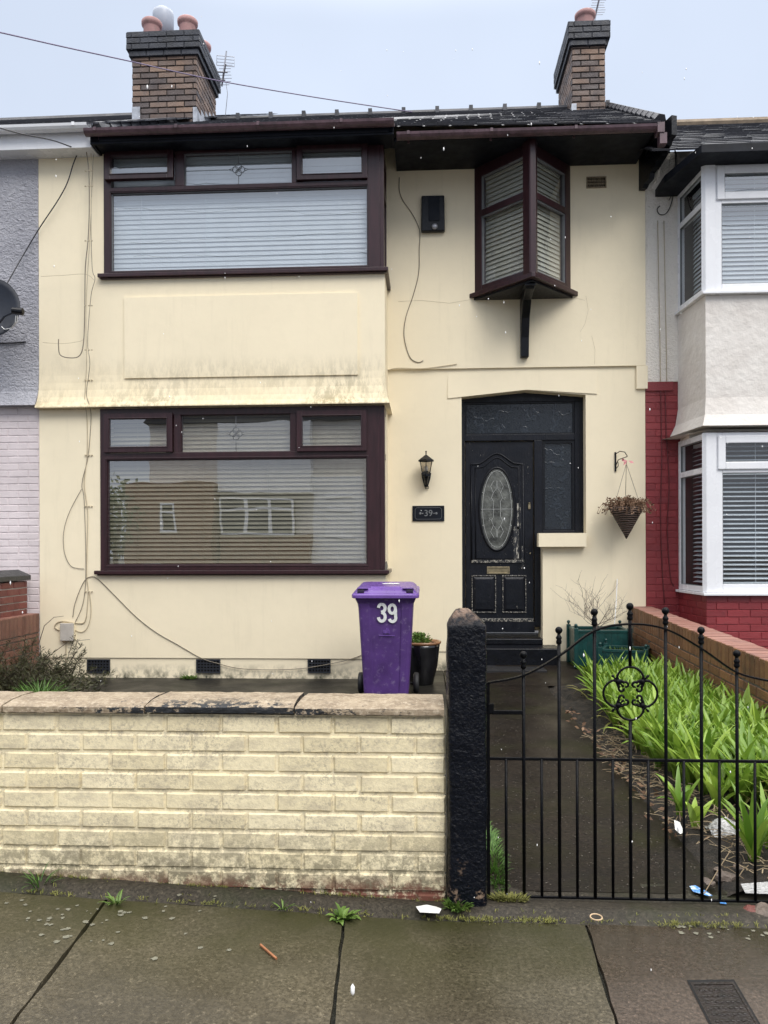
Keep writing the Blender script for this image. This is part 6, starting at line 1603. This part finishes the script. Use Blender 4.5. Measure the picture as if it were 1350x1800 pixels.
mb = MB(); a_, b_ = G(458, 1666, .02), G(486, 1689, .02); mb.tube([Vector((a_.x, a_.y, gz(a_.x)+.005)), Vector((b_.x, b_.y, gz(b_.x)+.005))], .0045, 5); tag(mb.build('stick', M['brown_stick']), 'short orange brown stick on the pavement', 'stick')
mb = MB(); mb.tube([G(1237, 1572, .02), G(1262, 1530, .06), G(1284, 1495, .10)], .0022, 4); tag(mb.build('stalk', M['straw']), 'long dead stalk leaning out of the bed behind the gate', 'stalk')
# lichen discs on the left flags
random.seed(81); mb = MB()
for i in range(75):
    if i < 60: px_, py_ = random.gauss(170, 120), 1590+abs(random.gauss(0, 42))
    else: px_, py_ = random.uniform(1180, 1350), random.uniform(1628, 1652)
    if px_ < -20: continue
    z_ = .05 if px_ < 300 else (.02 if px_ < 600 else 0); g_ = G(px_, py_, z_); zz = gz(g_.x)
    if g_.y > YE+.01: zz += .020
    r = random.uniform(.003, .013); n_ = 13; vs = []
    for k in range(n_): a = 2*math.pi*k/n_; rr = r*random.uniform(.6,1.25); vs.append((g_.x+rr*math.cos(a), g_.y+rr*math.sin(a), zz+.0018))
    vs.append((g_.x, g_.y, zz+.003)); mb.add(vs, [(k, (k+1) % n_, n_) for k in range(n_)])
struct(mb.build('lichen_spots', M['lichen']), 'stuff', 'pale lichen spots on the flagstones near the wall', 'lichen')
# drain cover
dc = thing('drain_cover', 'rusty brown square iron cover set in the pavement', 'drain cover', tuple(G(1270, 1765)))
q4 = [G(1213, 1728), G(1289, 1727), G(1345, 1822), G(1262, 1824)]
cen = sum(q4, Vector())/4
def sc4(f_, z_): return [(cen.x+(p.x-cen.x)*f_, cen.y+(p.y-cen.y)*f_, z_) for p in q4]
mb = MB(); o4, i4 = sc4(1.0, .003), sc4(.90, .003); mb.add(o4+i4+sc4(1.0, -.02)+sc4(.9, -.02), [(0,4,5,1)[::-1],(1,5,6,2)[::-1],(2,6,7,3)[::-1],(3,7,4,0)[::-1],(4,12,13,5),(5,13,14,6),(6,14,15,7),(7,15,12,4)]); mb.build('rim', M['drain_iron'], dc)
mb = MB(); mb.add(sc4(1.10, .0022)+sc4(.995, .0022), [(0,4,5,1)[::-1],(1,5,6,2)[::-1],(2,6,7,3)[::-1],(3,7,4,0)[::-1]]); mb.build('gap', M['hole_dark'], dc)
mb = MB(); l4 = sc4(.88, -.001); u4 = [(x, y, -.02) for x, y, z in l4]; mb.add([(x, y, .0015) for x, y, z in l4]+u4, [(3,2,1,0),(0,1,5,4),(1,2,6,5),(2,3,7,6),(3,0,4,7)])
mb.build('lid', M['drain_iron'], dc)
mb = MB(); A_, B_, C_, D_ = [Vector((x, y, .003)) for x, y, z in sc4(.80, 0)]
for j in range(7):
    for i in range(7):
        u_, v_ = (i+.5)/7, (j+.5)/7; p = A_.lerp(B_, u_).lerp(D_.lerp(C_, u_), v_); mb.ball((p.x, p.y, .0015), .0075, 6, sz=.35)
mb.build('tread_pattern', M['drain_iron'], dc)
# moss and fine weeds creeping along the joint at the foot of the wall
random.seed(66); mb = MB()
for i in range(1500):
    xx = random.uniform(-2.1, 1.5); f_ = mn.noise(Vector((xx*2.2, 0, 3)))
    if f_ < -.05 and random.random() < .8: continue
    if random.random() < .5: yy = YE+random.gauss(.01, .010)
    else: yy = 2.985-abs(random.gauss(0, .012)) if xx < XF1 else YE+random.gauss(.01, .015)
    zz = gz(xx)+(.018 if yy > YE+.03 else .0)
    for k in range(3): blade(mb, (xx+random.uniform(-.006,.006), yy, zz), random.uniform(0, 6.28), random.uniform(.006, .020), .003, random.uniform(.2, 1.1), .6, None, .2, 2)
struct(mb.build('moss', M['moss']), 'stuff', 'thin moss creeping along the joints at the foot of the front wall', 'moss')
# hairline cracks in the render
mb = MB()
for pts_ in (((1030, 520), (1034, 545), (1028, 570), (1020, 583)), ((1040, 590), (1046, 615), (1045, 640)), ((700, 530), (740, 528), (790, 533), (826, 527)), ((985, 520), (1005, 522), (1028, 528))):
    mb.tube([P(x, y, YW-.0285) for x, y in pts_], .0016, 4)
mb.tube([P(x, y, YW-.0005) for x, y in ((800, 655), (803, 672), (799, 690), (804, 697))], .0016, 4)
mb.build('crack', M['painted_cable'], house)
# ---- sleet in the air
random.seed(91); mb = MB()
spots = [(620, 1740, 1.0, 4.2), (1192, 1455, 2.0, 3), (259, 153, 4.5, 1.6), (302, 152, 4, 1), (780, 262, 3.5, 1.3)]
for (a, b, Y_, s_) in spots: c_ = P(a, b, Y_); mb.ball(tuple(c_), .0022*s_*Y_/3, 6, sz=2.6)
for i in range(160):
    Y_ = random.uniform(1.6, 7.5); c_ = P(random.uniform(0, 1350), random.uniform(0, 1750), Y_); mb.ball(tuple(c_), random.uniform(.0012, .0026)*(.5+Y_/6), 5, sz=random.uniform(1.2, 3.2))
struct(mb.build('sleet', M['sleet'], smooth=True), 'stuff', 'fine white sleet falling in front of the houses', 'sleet')

# ================================================================== ACROSS THE STREET (seen mirrored in the bay windows)
OY = -14.0
opp = thing('opposite_house', 'pale house across the street, mirrored in the lower bay window', 'house', (1, OY, 0))
def V(px_): return P(px_, 900, 2*YB-OY).x
def VZ(py_): return P(500, py_, 2*YB-OY).z
mb = MB(); mb.box(V(262), V(900), OY-4, OY, -.1, VZ(742)); mb.build('wall', M['neighbour_render'], opp)
mb = MB(); mb.box(V(240), V(388), OY-.001, OY+1.2, -.1, VZ(852)); mb.build('porch', M['brown_brick'], opp)
mb = MB(); mb.box(V(390), V(552), OY, OY+.7, VZ(868), VZ(745)); mb.box(V(552), V(640), OY, OY+.05, 0, VZ(840)); mb.build('bay', M['white_upvc'], opp)
mb = MB()
for (a, b, c, d_) in ((395, 878, 522, 940), (572, 875, 622, 945), (300, 885, 325, 938)):
    yo = OY+.76 if a == 395 else OY+1.26 if a == 300 else OY+.1; w_ = V(c)-V(a); nn_ = 3 if a == 395 else 1
    for k in range(nn_): ring(mb, V(a)+w_*k/nn_, V(a)+w_*(k+1)/nn_, VZ(d_), VZ(b), yo-.1, yo, .07)
    mb.box(V(a), V(c), yo-.09, yo-.01, VZ(d_)+(VZ(b)-VZ(d_))*.68, VZ(d_)+(VZ(b)-VZ(d_))*.74)
mb.build('window_frame', M['white_upvc'], opp)
mb = MB()
for (a, b, c, d_) in ((395, 878, 522, 940), (572, 875, 622, 945), (300, 885, 325, 938)):
    yo = OY+.76 if a == 395 else OY+1.26 if a == 300 else OY+.1; mb.box(V(a)+.02, V(c)-.02, yo-.6, yo-.06, VZ(d_)+.02, VZ(b)-.02)
mb.build('window', M['frosted_glass'], opp)
mb = MB(); mb.box(V(392), V(552), OY, OY+.68, -.1, VZ(940)-.001); mb.build('bay_base', M['brown_brick'], opp)
mb = MB(); mb.prism([(V(255), VZ(742)), (V(910), VZ(742)), (V(860), VZ(650)), (V(330), VZ(650))], OY-3.5, OY+.2); mb.build('roof', M['roof_slate'], opp)
tr = thing('street_tree', 'leafy tree across the street, mirrored at the left of the lower bay window', 'tree', (V(215), OY+.5, 0))
mb = MB(); mb.tube([(V(215), OY+.5, -.1), (V(213), OY+.5, 1.5), (V(217), OY+.5, 3.2)], [.16, .12, .06], 8); mb.build('trunk', M['dark_twig'], tr)
random.seed(101); mb = MB()
for i in range(1800):
    a = random.uniform(0, 6.28); b = random.uniform(-1, 1); r = random.uniform(.5, 1)**.5*(1+.25*math.sin(a*3)); p = Vector((V(215)+1.3*r*math.cos(a)*math.sqrt(1-b*b), OY+.5+1.2*r*math.sin(a)*math.sqrt(1-b*b), 2.6+1.4*b*r)); leaf(mb, p, (random.uniform(-1,1), random.uniform(-1,1), random.uniform(-1,1)), .22, .13)
mb.build('crown', M['tree_leaf'], tr)
for k, (z_, dz, lb) in enumerate(((11.9, .5, 'highest'), (11.3, .35, 'second'), (10.8, -.2, 'third'), (10.3, .1, 'lowest'))):
    mb = MB(); mb.tube([(-9+i*1.2, -6-k*.3, z_+dz*(i/8-1)**2*.8) for i in range(17)], .007, 4)
    tag(mb.build('overhead_wire', M['black_cable']), lb+' of four wires mirrored in the upper bay window', 'wire')
